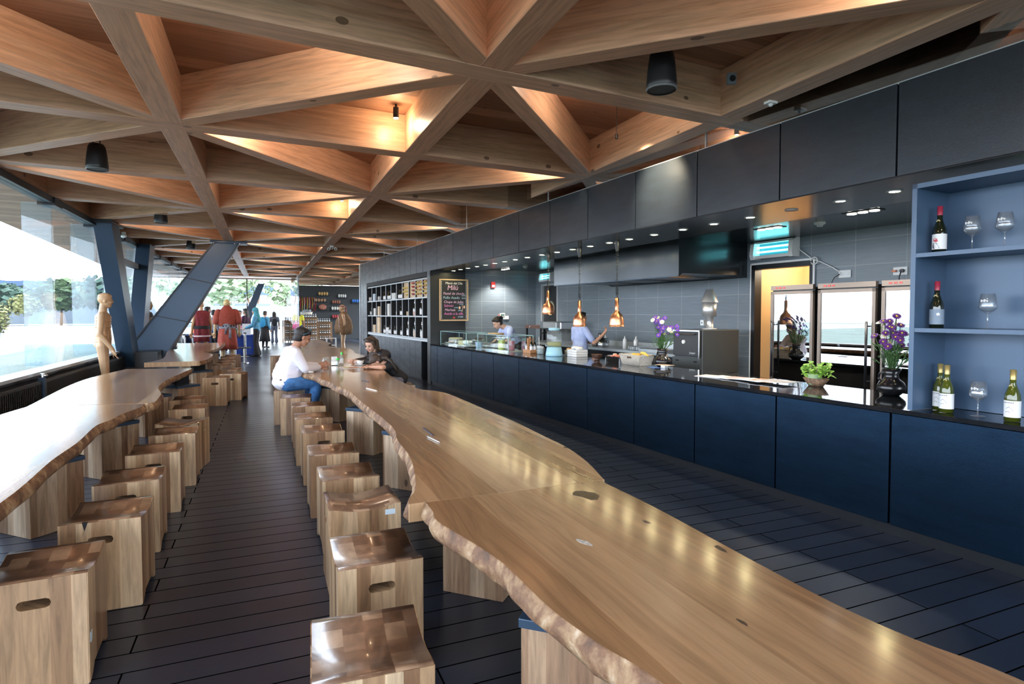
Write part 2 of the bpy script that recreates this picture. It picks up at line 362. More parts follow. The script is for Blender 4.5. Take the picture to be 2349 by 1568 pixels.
# ================================================================ SETTING
b = MB(); b.box(-3.0, 9.5, -4.0, 37.2, -.06, 0); structure(b.build('floor', FLOOR))
b = MB(); b.box(-4.2, 9.8, -4.6, 38.5, 3.532, 3.66); o = structure(b.build('ceiling', DECK, rotz=KA, loc=(0, 0, 0)))
NX = {'W': -2.93, 'A': -.74, 'B': 1.45, 'C': 3.64, 'D': 5.83, 'E': 8.02}
def ny(x, k): return 3.77+2.28*(k-1)+.073*x
tn = [0]
def beam(p, q, w, z0, z1=3.532, trim=0.):
    tn[0] += 1
    p, q = Vector((*p, 0)), Vector((*q, 0)); d = q-p; L = d.length-2*trim; m = (p+q)/2
    b = MB(); b.box(-L/2, L/2, -w/2, w/2, z0-3.3, z1-3.3)
    bmesh.ops.bevel(b.bm, geom=list(b.bm.edges), offset=.004, segments=1, affect='EDGES')
    o = b.build('trim_%d' % tn[0], BEAM, loc=(m.x, m.y, 3.3), rotz=math.atan2(d.y, d.x)); return structure(o)
K0, K1 = -2, 12
for c in 'WABCDE': beam((NX[c], -4), (NX[c], 28.9 if c in 'WAB' else 36.4), .21, 3.152)
for k in range(K0, K1+1): beam((-3.05, ny(-3.05, k)), (8.1, ny(8.1, k)), .21, 3.150)
for k in range(K1+1, 16): beam((1.4, ny(1.4, k)), (8.1, ny(8.1, k)), .21, 3.150)
cols = 'WABCD'
for k in range(K0, 15):
    for i in range(4):
        a, c = cols[i], cols[i+1]
        if k >= K1 and i < 2: continue
        act = (k % 2 == 0) if a in 'AC' else (k % 2 == 1)
        p, q = ((NX[a], ny(NX[a], k)), (NX[c], ny(NX[c], k+1))) if act else ((NX[a], ny(NX[a], k+1)), (NX[c], ny(NX[c], k)))
        beam(p, q, .165, 3.154, trim=.10)
# window side
for k in range(-2, 12):
    y0, y1 = 3.77+2.28*(k-1)-.21, 3.77+2.28*k-.21
    b = MB(); b.box(-2.806, -2.794, y0+.004, y1-.004, .74, 3.06)
    o = structure(b.build('window_%d' % (k+3), GLASS))
    f = MB(); f.box(-3.16, -2.812, y1-.008, y1+.008, .74, 3.08); f.build('glass_fin', glass_mat('fin_glass_%d' % k, (.86, .95, .99), 1.6, body=.10, bcol=(.75, .9, 1)) if k == -2 else bpy.data.materials['fin_glass_-2'], o)
    f = MB(); f.box(-2.90, -2.74, y0, y1, 3.06, 3.15); f.box(-2.93, -2.72, y1-.16, y1+.16, 3.03, 3.148); f.build('window_head', STEELDARK, o)
    f = MB(); f.box(-2.98, -2.72, y0, y1, .70, .74); f.build('window_sill', ALU, o)
b = MB(); b.box(-2.98, -2.82, -4, 28.4, 0, .70); structure(b.build('wall_window', STEELDARK))
# rear glazing behind the camera is left as a plain glass wall
b = MB(); b.box(-2.9, 4.0, -3.72, -3.70, 0, 3.15); structure(b.build('window_rear', GLASS))
# far glazed front with door frame
b = MB(); b.box(-2.9, -.72, 28.62, 28.64, 0, 3.15); o = structure(b.build('window_20', GLASS))
b = MB(); b.box(-2.9, 1.36, 28.6, 28.66, 3.02, 3.06); b.box(-.745, -.705, 28.6, 28.66, 0, 3.05); b.build('window_frame', STEELDARK, o)
b = MB(); b.box(.9, 1.36, 28.62, 28.64, 0, 3.15); structure(b.build('window_21', GLASS))
b = MB(); b.box(1.38, 1.44, 28.6, 36.4, 0, 3.15); structure(b.build('window_22', glass_mat('side_glass', (.9, .97, 1), 1.5, body=.12, bcol=(.85, .92, 1))))
# shop wall
b = MB(); b.box(1.4, 9.4, 36.45, 36.6, 0, 3.15); structure(b.build('wall_far', mat('shop_wall_charcoal', (.022, .027, .033), .55)))
# ---------------------------------------------------------------- bar block (local: x = behind the bar, y = along it)
def kobj(mb, name, mats, parent=None, smooth=False):
    return mb.build(name, mats, parent, smooth) if parent else mb.build(name, mats, None, smooth, loc=KO, rotz=KA)
PP = .9072
root = thing('wall_right', 'x', 'x', KO, KA); del root['label']; del root['category']; structure(root)
b = MB(); b.box(.035, .95, -5.6, 16.2, 2.41, 3.0); b.box(.035, .10, -5.6, 16.2, 3.0, 3.02); b.build('bulkhead_core', GAP, root)
def seams():
    u = -6*PP
    while u < 16.1:
        step = PP if u < 9.5 else PP/2
        yield u, min(u+step, 16.2); u += step
for (u0, u1) in seams():
    b = MB(); b.box(0, .03, u0+.006, u1-.006, 2.402, 3.02, bev=.002); b.build('fascia_panel', PANEL, root)
b = MB(); b.box(.0, .95, -5.6, 9.55, 2.40, 2.412); b.build('soffit', KCEIL, root)
b = MB(); b.box(.95, 2.6, -5.6, 9.55, 2.47, 2.50); b.box(.945, .955, -5.6, 9.55, 2.40, 2.5); b.build('kitchen_ceiling', KCEIL, root)
b = MB(); b.box(.012, .022, -5.6, 16.2, 3.02, 3.50); b.build('clerestory_glass', DARKGLASS, root)
b = MB(); b.box(.005, .03, -5.6, 16.2, 3.015, 3.028); [b.box(.008, .026, u, u+.008, 3.03, 3.5) for u in (1.72, 4.6, 7.5, 10.4, 13.3)]; b.build('glass_rail', ALU, root)
# back wall with two doorways
b = MB()
for (y0, y1, z0, z1) in [(-5.6, 2.49, 0, 2.5), (2.49, 3.42, 2.16, 2.5), (3.42, 8.60, 0, 2.5), (8.60, 9.27, 2.15, 2.5), (9.27, 9.6, 0, 2.5)]: b.box(2.6, 2.7, y0, y1, z0, z1)
structure(kobj(b, 'wall_kitchen', TILE))
b = MB(); b.box(.80, 2.7, 9.60, 9.70, 0, 2.5); structure(kobj(b, 'wall_end', TILE))
b = MB(); b.box(.0, .80, 9.50, 9.70, 0.0, 2.40); b.box(.0, .06, 9.5, 9.6, 2.3, 2.41); structure(kobj(b, 'wall_menu', mat('menu_wall_black', (.012, .014, .017), .42)))
b = MB(); b.box(.74, 5.0, 9.75, 16.2, 0, 3.0); structure(kobj(b, 'wall_block', STEELDARK))
b = MB(); b.box(.03, .72, 15.35, 16.2, 0, 2.4); structure(kobj(b, 'wall_block_end', STEELDARK))
for (y0, y1, z0, z1, n) in [(15.30, 15.75, 0, 2.4, 1), (15.75, 16.2, 0, 2.4, 1)]:
    b = MB(); b.box(-.0, .03, y0+.005, y1-.005, z0, z1); b.build('side_panel', PANEL, root)
b = MB(); b.box(-.02, .35, 16.2, 16.24, 0, 3.02); b.build('corner_trim', ALU, root)
b = MB(); b.box(.0, .72, 9.72, 15.3, 2.29, 2.40); b.build('recess_head', GAP, root)
# doorway with white conduit and lit store room behind
d = thing('door_1', 'x', 'x', KO, KA); del d['label']; del d['category']; structure(d)
b = MB(); b.box(2.57, 2.70, 3.36, 3.42, 0, 2.16); b.box(2.57, 2.70, 2.49, 2.53, 0, 2.16); b.box(2.57, 2.70, 2.49, 3.42, 2.10, 2.16); b.build('door_frame', STEELDARK, d)
b = MB(); b.box(2.575, 2.59, 3.42, 3.445, 0, 2.19); b.box(2.575, 2.59, 2.465, 2.49, 0, 2.19); b.box(2.575, 2.59, 2.465, 3.445, 2.165, 2.19); b.build('white_trim', WHITE, d)
b = MB(); b.box(3.8, 3.85, 1.2, 5.2, 0, 2.6); b.box(2.7, 3.8, 3.55, 3.6, 0, 2.6); b.box(2.7, 3.8, 1.2, 1.25, 0, 2.6); b.box(2.7, 3.8, 1.2, 5.2, 2.5, 2.6); structure(kobj(b, 'wall_store', mat('cream_store_wall', (.80, .56, .30), .6)))
lamp('store_room_light', 'POINT', K(2.9, 3.3, 2.2), 28, (1, .84, .6), .1)
b = MB()
for z in (.5, .95, 1.4): b.box(3.25, 3.7, 2.7, 3.5, z, z+.03)
for y in (2.7, 3.46): b.box(3.25, 3.29, y, y+.03, 0, 1.75)
lab(kobj(b, 'storage_rack', SHOPWOOD), 'brown storage rack seen through the open store room doorway', 'rack')
d = thing('door_2', 'x', 'x', KO, KA); del d['label']; del d['category']; structure(d)
b = MB(); b.box(2.62, 2.66, 8.62, 9.25, 0, 2.12); b.build('door_leaf', BLACK, d)
b = MB(); b.cyl((2.60, 8.93, 1.62), .16, .16, .03, axis='x', seg=28); b.build('porthole', mat('porthole_tan', (.34, .30, .22), .4), d)
b = MB(); b.box(2.57, 2.62, 8.57, 8.62, 0, 2.16); b.box(2.57, 2.62, 9.25, 9.3, 0, 2.16); b.box(2.57, 2.62, 8.57, 9.3, 2.12, 2.16); b.build('door_frame', ALU, d)
# ---------------------------------------------------------------- bar counter
root = thing('bar_counter', 'long black steel panelled bar counter running along the aisle', 'counter', KO, KA)
b = MB(); b.box(.03, .78, -5.6, 9.45, .02, .832); b.build('core', GAP, root)
b = MB(); b.box(.02, .10, -5.6, 9.45, 0, .08); b.build('plinth', STEELDARK, root)
u = -6*PP
while u < 9.3:
    u1 = min(u+PP, 9.48); b = MB(); b.box(0, .028, u+.007, u1-.007, .075, .83, bev=.002); b.build('front_panel', CPANEL, root); u += PP
b = MB(); b.box(-.012, .82, -5.6, 9.49, .835, .865, bev=.003)
lab(kobj(b, 'worktop', COUNTER), 'glossy black worktop slab laid along the whole bar counter', 'worktop')
# low cabinets under the bottle cubbies
root = thing('low_cabinet_run', 'grey fronted low cabinets under the bottle cubbies', 'cabinet', KO, KA)
b = MB(); b.box(.10, .7, 10.35, 15.3, 0, .885); b.build('body', STEELDARK, root)
u = 10.35
while u < 15.2: b = MB(); b.box(.08, .10, u+.004, u+.4455, .03, .885); b.build('door', PANEL, root); u += .45
b = MB(); b.box(.02, .7, 9.58, 15.3, .888, .925); b.build('ledge', ALU, root)
# ---------------------------------------------------------------- bottle cubbies
root = thing('bottle_cubby_shelf', 'black wall shelf of three rows of open cubbies full of bottles', 'shelf', KO, KA)
b = MB(); b.box(.42, .44, 9.58, 15.3, .93, 2.29); b.box(.02, .44, 9.56, 9.58, .93, 2.29); b.box(.02, .44, 15.28, 15.3, .93, 2.29); b.build('carcass', mat('cubby_interior', (.008, .009, .011), .5), root)
CEDGE = mat('cubby_pale_edge', (.42, .46, .50), .4)
CB = [15.28-.518*i for i in range(12)]
for z in (.93, 1.42, 1.835, 2.245): b = MB(); b.box(.02, .03, 9.58, 15.28, z, z+.03); b.box(.03, .42, 9.58, 15.28, z+.001, z+.029, 1); b.build('shelf', [CEDGE, BLACKM], root)
for i in range(1, 11): b = MB(); b.box(.02, .03, CB[i]-.011, CB[i]+.011, .96, 2.245); b.box(.03, .42, CB[i]-.010, CB[i]+.010, .96, 2.245, 1); b.build('divider', [CEDGE, BLACKM], root)
def bottle(name, label, cat, glass, cap, lbl, h=.31, r=.037, group=None, lz=(.06, .15), neck=None, parent=None, style='hock'):
    t = thing(name, label, cat, group=group)
    if style == 'hock': prof = [(0, 0), (r, 0), (r, h*.42), (r*.93, h*.52), (r*.62, h*.63), (r*.40, h*.72), (r*.38, h*.93), (0, h*.93)]
    else: prof = [(0, 0), (r, 0), (r, h*.58), (r*.9, h*.66), (r*.42, h*.76), (r*.38, h*.93), (0, h*.93)]
    b = MB(); b.lathe(prof, seg=18); b.build('bottle_body', glass, t)
    b = MB(); b.lathe([(r*.40, h*.80), (r*.42, h*.99), (0, h)], seg=14); b.build('cap', cap, t)
    if lbl: b = MB(); b.lathe([(r+.0012, h*.08), (r+.0012, h*.40)], seg=22); b.build('label', lbl, t)
    return t
CAPG = mat('gold_foil', (.55, .42, .16), .35, .6); CAPS = mat('silver_foil', (.55, .56, .58), .3, .6)
def cub(i, row, dw=.14, du=0.): dw = .062; return K((CB[i]+CB[i+1])/2+du, dw, (.96, 1.45, 1.865)[row])
sparkle = bottle('sparkling_wine_bottle', 'dark sparkling wine bottle in the middle cubby row', 'bottle', BOTG, CAPS, LABELM, .36, .045)
sparkle.location = cub(8, 1, du=-.12)
spl = []
for (i, row, du) in [(9, 1, -.10), (7, 0, -.12), (8, 0, -.12), (9, 0, -.12), (10, 0, -.12)]:
    dup(sparkle, cub(i, row, du=du), 0, 'dark sparkling wine bottle in the bottom cubby row' if row == 0 else 'dark sparkling wine bottle in the middle cubby row', 'sparkling bottles in the bottom cubbies' if row == 0 else 'sparkling bottles in the middle cubbies')
sparkle['group'] = 'sparkling bottles in the middle cubbies'
def boxitem(name, label, cat, sx, sy, sz, m, loc, rz=0., group=None):
    b = MB(); b.box(-sx/2, sx/2, -sy/2, sy/2, 0, sz, bev=min(sx, sy, sz)*.04)
    return lab(b.build(name, m, loc=loc, rotz=rz), label, cat, group)
TAN = mat('tan_card', (.55, .40, .28), .7); PINKB = mat('pink_card', (.60, .36, .30), .7); WCARD = mat('white_card', (.62, .62, .60), .6)
for i, row, du, m, l in [(7, 1, -.17, TAN, 'small tan box in the middle row beside an empty cubby'), (8, 1, -.19, PINKB, 'pink box beside the first middle row bottle'), (10, 1, -.17, PINKB, 'pink box alone in the end middle cubby'), (8, 0, -.20, TAN, 'tan box beside a bottom row bottle'), (9, 0, -.20, WCARD, 'pale box beside a bottom row bottle, one from the end'), (10, 0, -.21, WCARD, 'pale box in the end bottom cubby')]:
    boxitem('gift_box', l, 'box', .10, .10, .10 if row == 1 else .14, m, cub(i, row, .10, du), KA)
for i, row, du, sy, sz, m, l in [(1, 0, 0, .26, .22, CRATE, 'tan carton in the second bottom cubby from the shop'), (2, 0, .02, .3, .44, LIGHTWOOD, 'tall plywood box filling a bottom cubby'), (2, 1, 0, .2, .25, CRATE, 'tall tan box in a middle cubby near the shop'), (4, 1, 0, .2, .31, WCARD, 'tall white tin in the middle cubby row'), (1, 1, -.05, .2, .2, WCARD, 'white canister in the second middle cubby from the shop'), (5, 2, 0, .34, .16, WCARD, 'row of white cartons in a top cubby'), (1, 2, 0, .2, .2, mat('blue_white_card', (.45, .55, .62), .5), 'blue and white box in a top cubby near the shop')]:
    boxitem('carton', l, 'box', .09, sy, sz, m, cub(i, row, .16, du), KA)
small = bottle('small_bottle', 'small bottle with white label in the top cubby row', 'bottle', BOTG, BLACK, LABELM, .24, .032, 'small bottles in the top cubbies')
small.location = cub(4, 2, .1, -.15)
for i, n in ((4, 4), (6, 4), (3, 3)):
    for j in range(n):
        if (i, j) == (4, 0): continue
        dup(small, cub(i, 2, .1, -.15+.09*j), 0, small['label'])
mid = dup(small, cub(5, 0, .1, -.12), 0, 'small bottle with white label in the bottom cubby row', 'small bottles in the bottom cubbies')
for (i, du) in ((5, .02), (3, -.1), (3, .03), (6, -.15), (6, -.05), (4, -.1), (4, .02)): dup(mid, cub(i, 0, .1, du), 0, mid['label'])
mid = dup(small, cub(6, 1, .1, -.13), 0, 'small bottle with white label in the middle cubby row', 'small bottles in the middle cubbies')
for (i, du) in ((6, -.02), (5, -.2), (0, 0), (3, -.2)): dup(mid, cub(i, 1, .1, du), 0, mid['label'])
def jar(label, loc, r=.06, h=.13, m=WCARD, group=None):
    t = thing('storage_jar', label, 'jar', loc, group=group)
    b = MB(); b.lathe([(0, 0), (r, 0), (r, h*.8), (r*.8, h*.86), (0, h*.86)], seg=16); b.build('body', m, t)
    b = MB(); b.lathe([(r*.85, h*.86), (r*.85, h), (0, h)], seg=16); b.build('lid', BLACK, t); return t
jar('white jar in the top cubby closest to the shop', cub(0, 2)); jar('pale jar with dark lid in the third top cubby', cub(2, 2)); jar('round jar in the bottom cubby beside dark bottles', cub(4, 0, .1, .15), .06, .2, LABELM)
# pine wine racks with bottle ends
CAPR = mat('red_foil', (.35, .03, .03), .35); CAPY = mat('yellow_foil', (.62, .48, .10), .35)

for i in (7, 8, 9, 10):
    t = thing('pine_wine_rack', ['', '', '', '', '', '', '', 'pine wine rack with three short rows of yellow capped bottles', 'pine wine rack with red capped bottles on one half', 'pine wine rack with bottle ends beside the last top cubby', 'pine wine rack filling the last top cubby by the menu board'][i], 'rack', K(CB[i+1], .06, 1.867), KA)
    b = MB()
    for s_ in range(9): b.box(0, .02, .012+.0555*s_, .060+.0555*s_, 0, .375)
    b.build('slats', CRATE, t)
    b = MB(); b.box(.02, .34, .012, .5, 0, .015); b.box(.02, .34, .012, .5, .36, .375); b.build('frame', CRATE, t)
    rows = 3 if i == 7 else 4
    for rw in range(rows):
        for c_ in range(8):
            if i == 7 and (rw == 0 and c_ > 3): continue
            if i == 8 and c_ > 3: continue
            m = CAPY if (i in (7,) or (i != 8 and (c_*3+rw) % 4)) else CAPR
            b = MB(); b.cyl((-.055, 0, 0), .0135, .0135, .09, axis='x', seg=10)
            o = b.build('stored_wine_bottle', m, loc=K(CB[i+1]+.05+.056*c_, .06, 1.867+.07+.083*rw+(.02 if c_ % 2 else 0)), rotz=KA)
            lab(o, 'yellow capped wine bottle neck sticking out of a pine rack' if m == CAPY else 'red capped wine bottle neck sticking out of a pine rack', 'bottle', 'yellow capped bottles lying in the pine racks' if m == CAPY else 'red capped bottles lying in the pine racks')
# ================================================================ TABLES
def catmull(P, n=5):
    out = []
    for i in range(len(P)-1):
        p0, p1, p2, p3 = P[max(i-1, 0)], P[i], P[i+1], P[min(i+2, len(P)-1)]
        for j in range(n):
            t = j/n
            out.append(tuple(.5*((2*p1[k])+(-p0[k]+p2[k])*t+(2*p0[k]-5*p1[k]+4*p2[k]-p3[k])*t*t+(-p0[k]+3*p1[k]-3*p2[k]+p3[k])*t**3) for k in (0, 1)))
    out.append(P[-1]); return out
def slab_mesh(left, right, th=.078, seed=0, bulge=.018):
    L, Rt = catmull(left), catmull(right); pts = L+Rt[::-1]; nL = len(L); n = len(pts)
    def nrm(i):
        a, c_ = Vector(pts[i-1]), Vector(pts[(i+1) % n]); d = (c_-a); d = d.normalized() if d.length > 1e-6 else Vector((1, 0)); return Vector((d.y, -d.x))
    area = sum(pts[i][0]*pts[(i+1) % n][1]-pts[(i+1) % n][0]*pts[i][1] for i in range(n)); sg = 1 if area > 0 else -1
    ends = {0, nL-1, nL, n-1}
    bm = bmesh.new(); rings = []
    for (z, off, amp) in [(0, -.004, .0), (-.005, .0, .003), (-.028, bulge*.7, .010), (-.052, bulge*.9, .014), (-th+.006, .006, .012), (-th, -.01, .01)]:
        ring = []
        for i, p in enumerate(pts):
            nz = noise.noise(Vector((p[0]*9+seed, p[1]*9, z*30)))+.5*noise.noise(Vector((p[0]*25+seed, p[1]*25, z*40)))
            o = 0 if i in ends else off+amp*nz
            q = Vector(p)+nrm(i)*o*sg; ring.append(bm.verts.new((q.x, q.y, .70+z)))
        rings.append(ring)
    for r0, r1 in zip(rings, rings[1:]):
        for i in range(n):
            j = (i+1) % n; f = bm.faces.new((r0[i], r0[j], r1[j], r1[i])); f.material_index = 0 if i in (nL-1, n-1) else 1; f.smooth = i not in (nL-1, n-1)
    for ring in (rings[0], rings[-1]):
        es = [bm.edges.get((ring[i], ring[(i+1) % n])) for i in range(n)]
        g = bmesh.ops.triangle_fill(bm, use_beauty=True, edges=es)['geom']
        for f in g:
            if isinstance(f, bmesh.types.BMFace): f.material_index = 0
    return bm
def table(label, left, right, peds, group=None, seed=0):
    t = thing('live_edge_table', label, 'table', (0, 0, 0), 0, group)
    mb = MB(); mb.bm.free(); mb.bm = slab_mesh(left, right, seed=seed); mb.build('tabletop', [SLAB, BARK], t)
    for (x, y, ang) in peds:
        b = MB(); b.box(-.175, .175, -.175, .175, 0, .455, bev=.004); b.M = Matrix(); o = b.build('leg', PED, t, loc=(x, y, 0), rotz=ang)
        b = MB(); b.box(-.182, .182, -.182, .182, .455, .487, bev=.003); b.build('base_plate', STEEL, o)
        b = MB(); b.box(-.10, .10, -.055, .055, .487, .626); b.build('bracket', STEELDARK, o)
    return t
Q = R(45)
table('live edge wood table beside the camera with white bark edge', [(.615, 2.42), (.612, 2.3), (.60, 2.18), (.65, 1.95), (.69, 1.73), (.70, 1.42), (.733, 1.21), (.78, 1.02), (.80, .6), (.76, .2), (.78, -.5)],
      [(1.475, 2.42), (1.48, 2.0), (1.455, 1.49), (1.443, 1.15), (1.466, .93), (1.517, .73), (1.52, .3), (1.5, -.5)], [(1.12, 3.04-.02-.0, R(47))][:0]+[(1.02, 1.78, R(48)), (1.1, .2, Q)], 'bar side tables', 1)
KNOT = mat('dark_knot', (.045, .025, .018), .3, var=.6, vscale=60); FILL = mat('pale_resin_knot', (.42, .40, .38), .3, var=.5, vscale=60)
def table_knot(x, y, a, bb, rz, m):
    r_ = random.Random(x); b = MB(); pts = [((a*(1+r_.uniform(-.3, .3)))*math.cos(i*.628), (bb*(1+r_.uniform(-.3, .3)))*math.sin(i*.628)) for i in range(10)]; b.prism(pts, -.004, .0007)
    b.build('knot', m, TT, loc=(x, y, .70), rotz=rz)
TT = [o for o in C.objects if o.name.startswith('live_edge_table')][0]
for a in ((1.02, 1.78, .012, .035, .3, FILL), (1.34, 1.86, .008, .022, .2, KNOT), (1.42, 1.55, .01, .03, -.2, KNOT), (1.30, 2.24, .05, .07, .4, KNOT), (1.13, 1.15, .006, .02, 0, KNOT)): table_knot(*a)
table('long wavy edged wood table behind the closest bar side table', [(.545, 2.424), (.56, 2.5), (.62, 2.63), (.69, 2.95), (.74, 3.31), (.76, 3.7), (.81, 4.04), (.82, 4.5), (.80, 5.19), (.79, 5.8), (.795, 6.1)],
      [(1.50, 2.424), (1.595, 2.74), (1.66, 3.1), (1.676, 3.44), (1.70, 4.0), (1.694, 4.45), (1.69, 5.1), (1.669, 5.75), (1.50, 6.1)], [(1.115, 3.04, R(46)), (1.17, 5.08, R(42)), (1.12, 5.95, R(0))][:2], 'bar side tables', 2)
table('wood table where the man, woman and girl are sitting', [(.795, 6.11), (.76, 6.5), (.70, 6.85), (.70, 7.1), (.62, 7.5), (.585, 8.0), (.46, 8.4), (.44, 8.8), (.50, 9.2), (.56, 9.86)],
      [(1.50, 6.11), (1.47, 6.8), (1.48, 7.5), (1.54, 8.3), (1.60, 9.0), (1.62, 9.5), (1.55, 9.86)], [(1.04, 6.5, R(44)), (.93, 8.63, R(45))], 'bar side tables', 3)
table('bar side table just beyond the seated family', [(.58, 9.89), (.66, 11.3), (.70, 12.5), (.72, 13.5), (.75, 14.4)], [(1.45, 9.89), (1.62, 10.6), (1.75, 11.4), (1.68, 12.2), (1.75, 13), (1.75, 13.9), (1.50, 14.4)], [(1.1, 11, Q), (1.1, 13.2, Q)], 'bar side tables', 4)
table('last bar side table before the shop displays', [(.80, 14.55), (.85, 16), (.9, 18), (.92, 19.2)], [(1.55, 14.55), (1.45, 15.4), (1.62, 16.4), (1.60, 17.6), (1.5, 19.2)], [(1.15, 15.4, Q), (1.15, 18, Q)], 'bar side tables', 5)
table('window side table closest to the camera with dark bark edge', [(-1.96, 2.3), (-1.97, 3.2), (-1.99, 4.2), (-1.96, 5.1), (-1.95, 5.8), (-1.90, 6.27)],
      [(-1.12, 2.3), (-1.04, 3.1), (-1.08, 3.9), (-1.083, 4.4), (-1.12, 5.0), (-1.075, 5.25), (-1.06, 5.5), (-.99, 5.85), (-1.0, 6.07)], [(-1.46, 5.04, R(46)), (-1.5, 3.0, Q)], 'window side tables', 6)
table('second window side table, its top shining with window light', [(-1.905, 6.285), (-1.98, 7.2), (-2.03, 8.0), (-2.03, 8.7), (-1.95, 9.4), (-1.86, 9.98)],
      [(-.975, 6.085), (-.93, 6.16), (-.945, 6.5), (-.97, 6.8), (-1.08, 7.4), (-1.10, 8.2), (-1.05, 8.9), (-.99, 9.72)], [(-1.375, 6.53, R(45)), (-1.36, 8.50, R(45)), (-1.13, 9.55, R(45))], 'window side tables', 7)
table('far window side table with a sawn pale end', [(-1.83, 11.15), (-1.70, 11.8), (-1.76, 12.9), (-1.95, 14.7), (-1.86, 15.3), (-2.2, 18.1)],
      [(-1.03, 11.15), (-.955, 11.4), (-.925, 12.0), (-.965, 13.0), (-1.2, 14.0), (-1.02, 14.9), (-1.03, 18.1)], [(-1.12, 11.9, R(30)), (-1.5, 14.6, Q), (-1.4, 17.4, Q)], 'window side tables', 8)
# ================================================================ STOOLS
def stool_mesh(seed, hole=True, sx=.352, sy=.385, h=.462, cut=True):
    """saddle block: top dips along y, slot hand hole in the front face, feet cut away under the side faces"""
    bm = bmesh.new(); n = 12
    def top(y): return h-.026*math.sin(math.pi*min(1, max(0, (y+sy/2-.02)/(sy-.04))))**1.2 if abs(y) < sy/2-.02 else h-.0
    ys = [-sy/2+sy*i/n for i in range(n+1)]; x = sx/2
    def bot(y):
        a = abs(y); return .042*min(1., max(0., (sy/2-.045-a)/.05)) if cut else 0.
    P = [(y, top(y)) for y in ys]; Q_ = [(y, bot(y)) for y in ys]
    A = [bm.verts.new((-x, y, z)) for y, z in P]; B = [bm.verts.new((x, y, z)) for y, z in P]
    D = [bm.verts.new((-x, y, z)) for y, z in Q_]; E = [bm.verts.new((x, y, z)) for y, z in Q_]
    for i in range(n):
        f = bm.faces.new((A[i], B[i], B[i+1], A[i+1])); f.material_index = 1; f.smooth = True
        bm.faces.new((D[i+1], E[i+1], E[i], D[i])); bm.faces.new((A[i+1], D[i+1], D[i], A[i])); bm.faces.new((B[i], E[i], E[i+1], B[i+1]))
    bm.faces.new((A[n], B[n], E[n], D[n])); bm.faces.new((A[0], D[0], E[0], B[0]))
    me = bpy.data.meshes.new('stool_body'); bmesh.ops.recalc_face_normals(bm, faces=bm.faces)
    es = [e for e in bm.edges if len(e.link_faces) == 2 and e.calc_face_angle() > .9]
    bmesh.ops.bevel(bm, geom=es, offset=.004, segments=2, affect='EDGES', material=-1)
    bm.to_mesh(me); bm.free(); me.materials.append(STAVE); me.materials.append(PATCH)
    return me
cutb = MB(); cutb.box(-.055, .055, -.6, .6, .345, .383, bev=.017); cutter = cutb.build('x', BLACK); 
def stool_master(side=False):
    o = bpy.data.objects.new('x', stool_mesh(0)); C.objects.link(o)
    m = o.modifiers.new('slot', 'BOOLEAN'); m.operation = 'DIFFERENCE'; m.object = cutter; m.solver = 'EXACT'
    dg = bpy.context.evaluated_depsgraph_get(); dg.update(); me = bpy.data.meshes.new_from_object(o.evaluated_get(dg)); me.name = 'block_stool'
    bpy.data.objects.remove(o); return me
SM = stool_master(); SM2 = stool_mesh(1); bpy.data.objects.remove(cutter)
STK = mat('blue_white_sticker', (.55, .66, .74), .5)
def stool(x, y, rz, label, hole=True, group=None, extra=None):
    o = bpy.data.objects.new('block_stool', SM if hole else SM2); C.objects.link(o); o.location = (x, y, 0); o.rotation_euler = (0, 0, rz)
    lab(o, label, 'stool', group)
    if extra == 'sticker': b = MB(); b.box(-.1775, -.176, -.16, -.105, .40, .428); b.build('sticker', STK, o)
    if extra == 'crack': b = MB(); b.prism([(-.075, .462), (-.05, .462), (-.062, .425), (-.078, .385), (-.066, .42)], -.1932, -.185, 'xz'); b.build('crack', GAP, o)
    if extra == 'sticker2': b = MB(); b.box(.1765, .178, -.17, -.14, .16, .2); b.build('sticker', STK, o)
    return o
BS, WS = 'block stools along the bar side tables', 'block stools along the window side tables'
stool(.29, 1.87, R(-4), 'block stool with patchwork end grain seat, closest to the camera on the bar side', group=BS)
stool(.434, 2.625, 0, 'bar side block stool second from the camera with an open hand slot', group=BS)
stool(.487, 3.383, R(90), 'turned sideways bar side block stool with a small blue sticker', True, BS, 'sticker')
stool(.487, 3.98, R(1), 'bar side block stool just beyond the turned sideways one', False, group=BS)
stool(.464, 4.684, 0, 'fifth bar side block stool up the aisle', False, group=BS)
stool(.465, 5.571, 0, 'sixth bar side block stool with dark golden front and slot', group=BS)
stool(.438, 6.302, 0, 'seventh bar side block stool up the aisle', False, group=BS)
stool(.443, 7.122, 0, 'eighth bar side block stool, two before the one closest to the man', False, group=BS)
stool(.35, 7.891, R(-6), 'bar side block stool directly in front of the seated man', False, group=BS)
stool(.28, 8.68, R(-4), 'block stool the man in the white shirt sits on', False, group=BS)
stool(.28, 15.5, 0, 'lone bar side block stool far beyond the seated man', False, group=BS)
stool(-.86, 3.0, R(3), 'window side block stool closest to the camera with a hand slot', True, WS, 'sticker2')
stool(-.778, 3.68, 0, 'window side block stool with a dark crack near its slot', True, WS, 'crack')
stool(-.81, 4.415, R(2), 'third window side block stool up the aisle', group=WS)
stool(-.79, 5.225, R(2), 'fourth window side block stool up the aisle', group=WS)
stool(-.755, 5.955, R(1), 'fifth window side block stool, just before the sideways turned one', False, group=WS)
stool(-.755, 6.51, R(90-10), 'sideways turned window side block stool with slot facing the aisle', group=WS)
stool(-.796, 7.45, R(-2), 'window side block stool behind the sideways turned one', group=WS)
stool(-.89, 8.22, R(-4), 'window side block stool at the end of the second table', False, group=WS)
stool(-.75, 10.81, R(-5), 'pale block stool standing alone after the second window side table', group=WS)
stool(-.52, 11.41, R(-14), 'block stool standing out in the aisle beside the pale lone stool', group=WS)
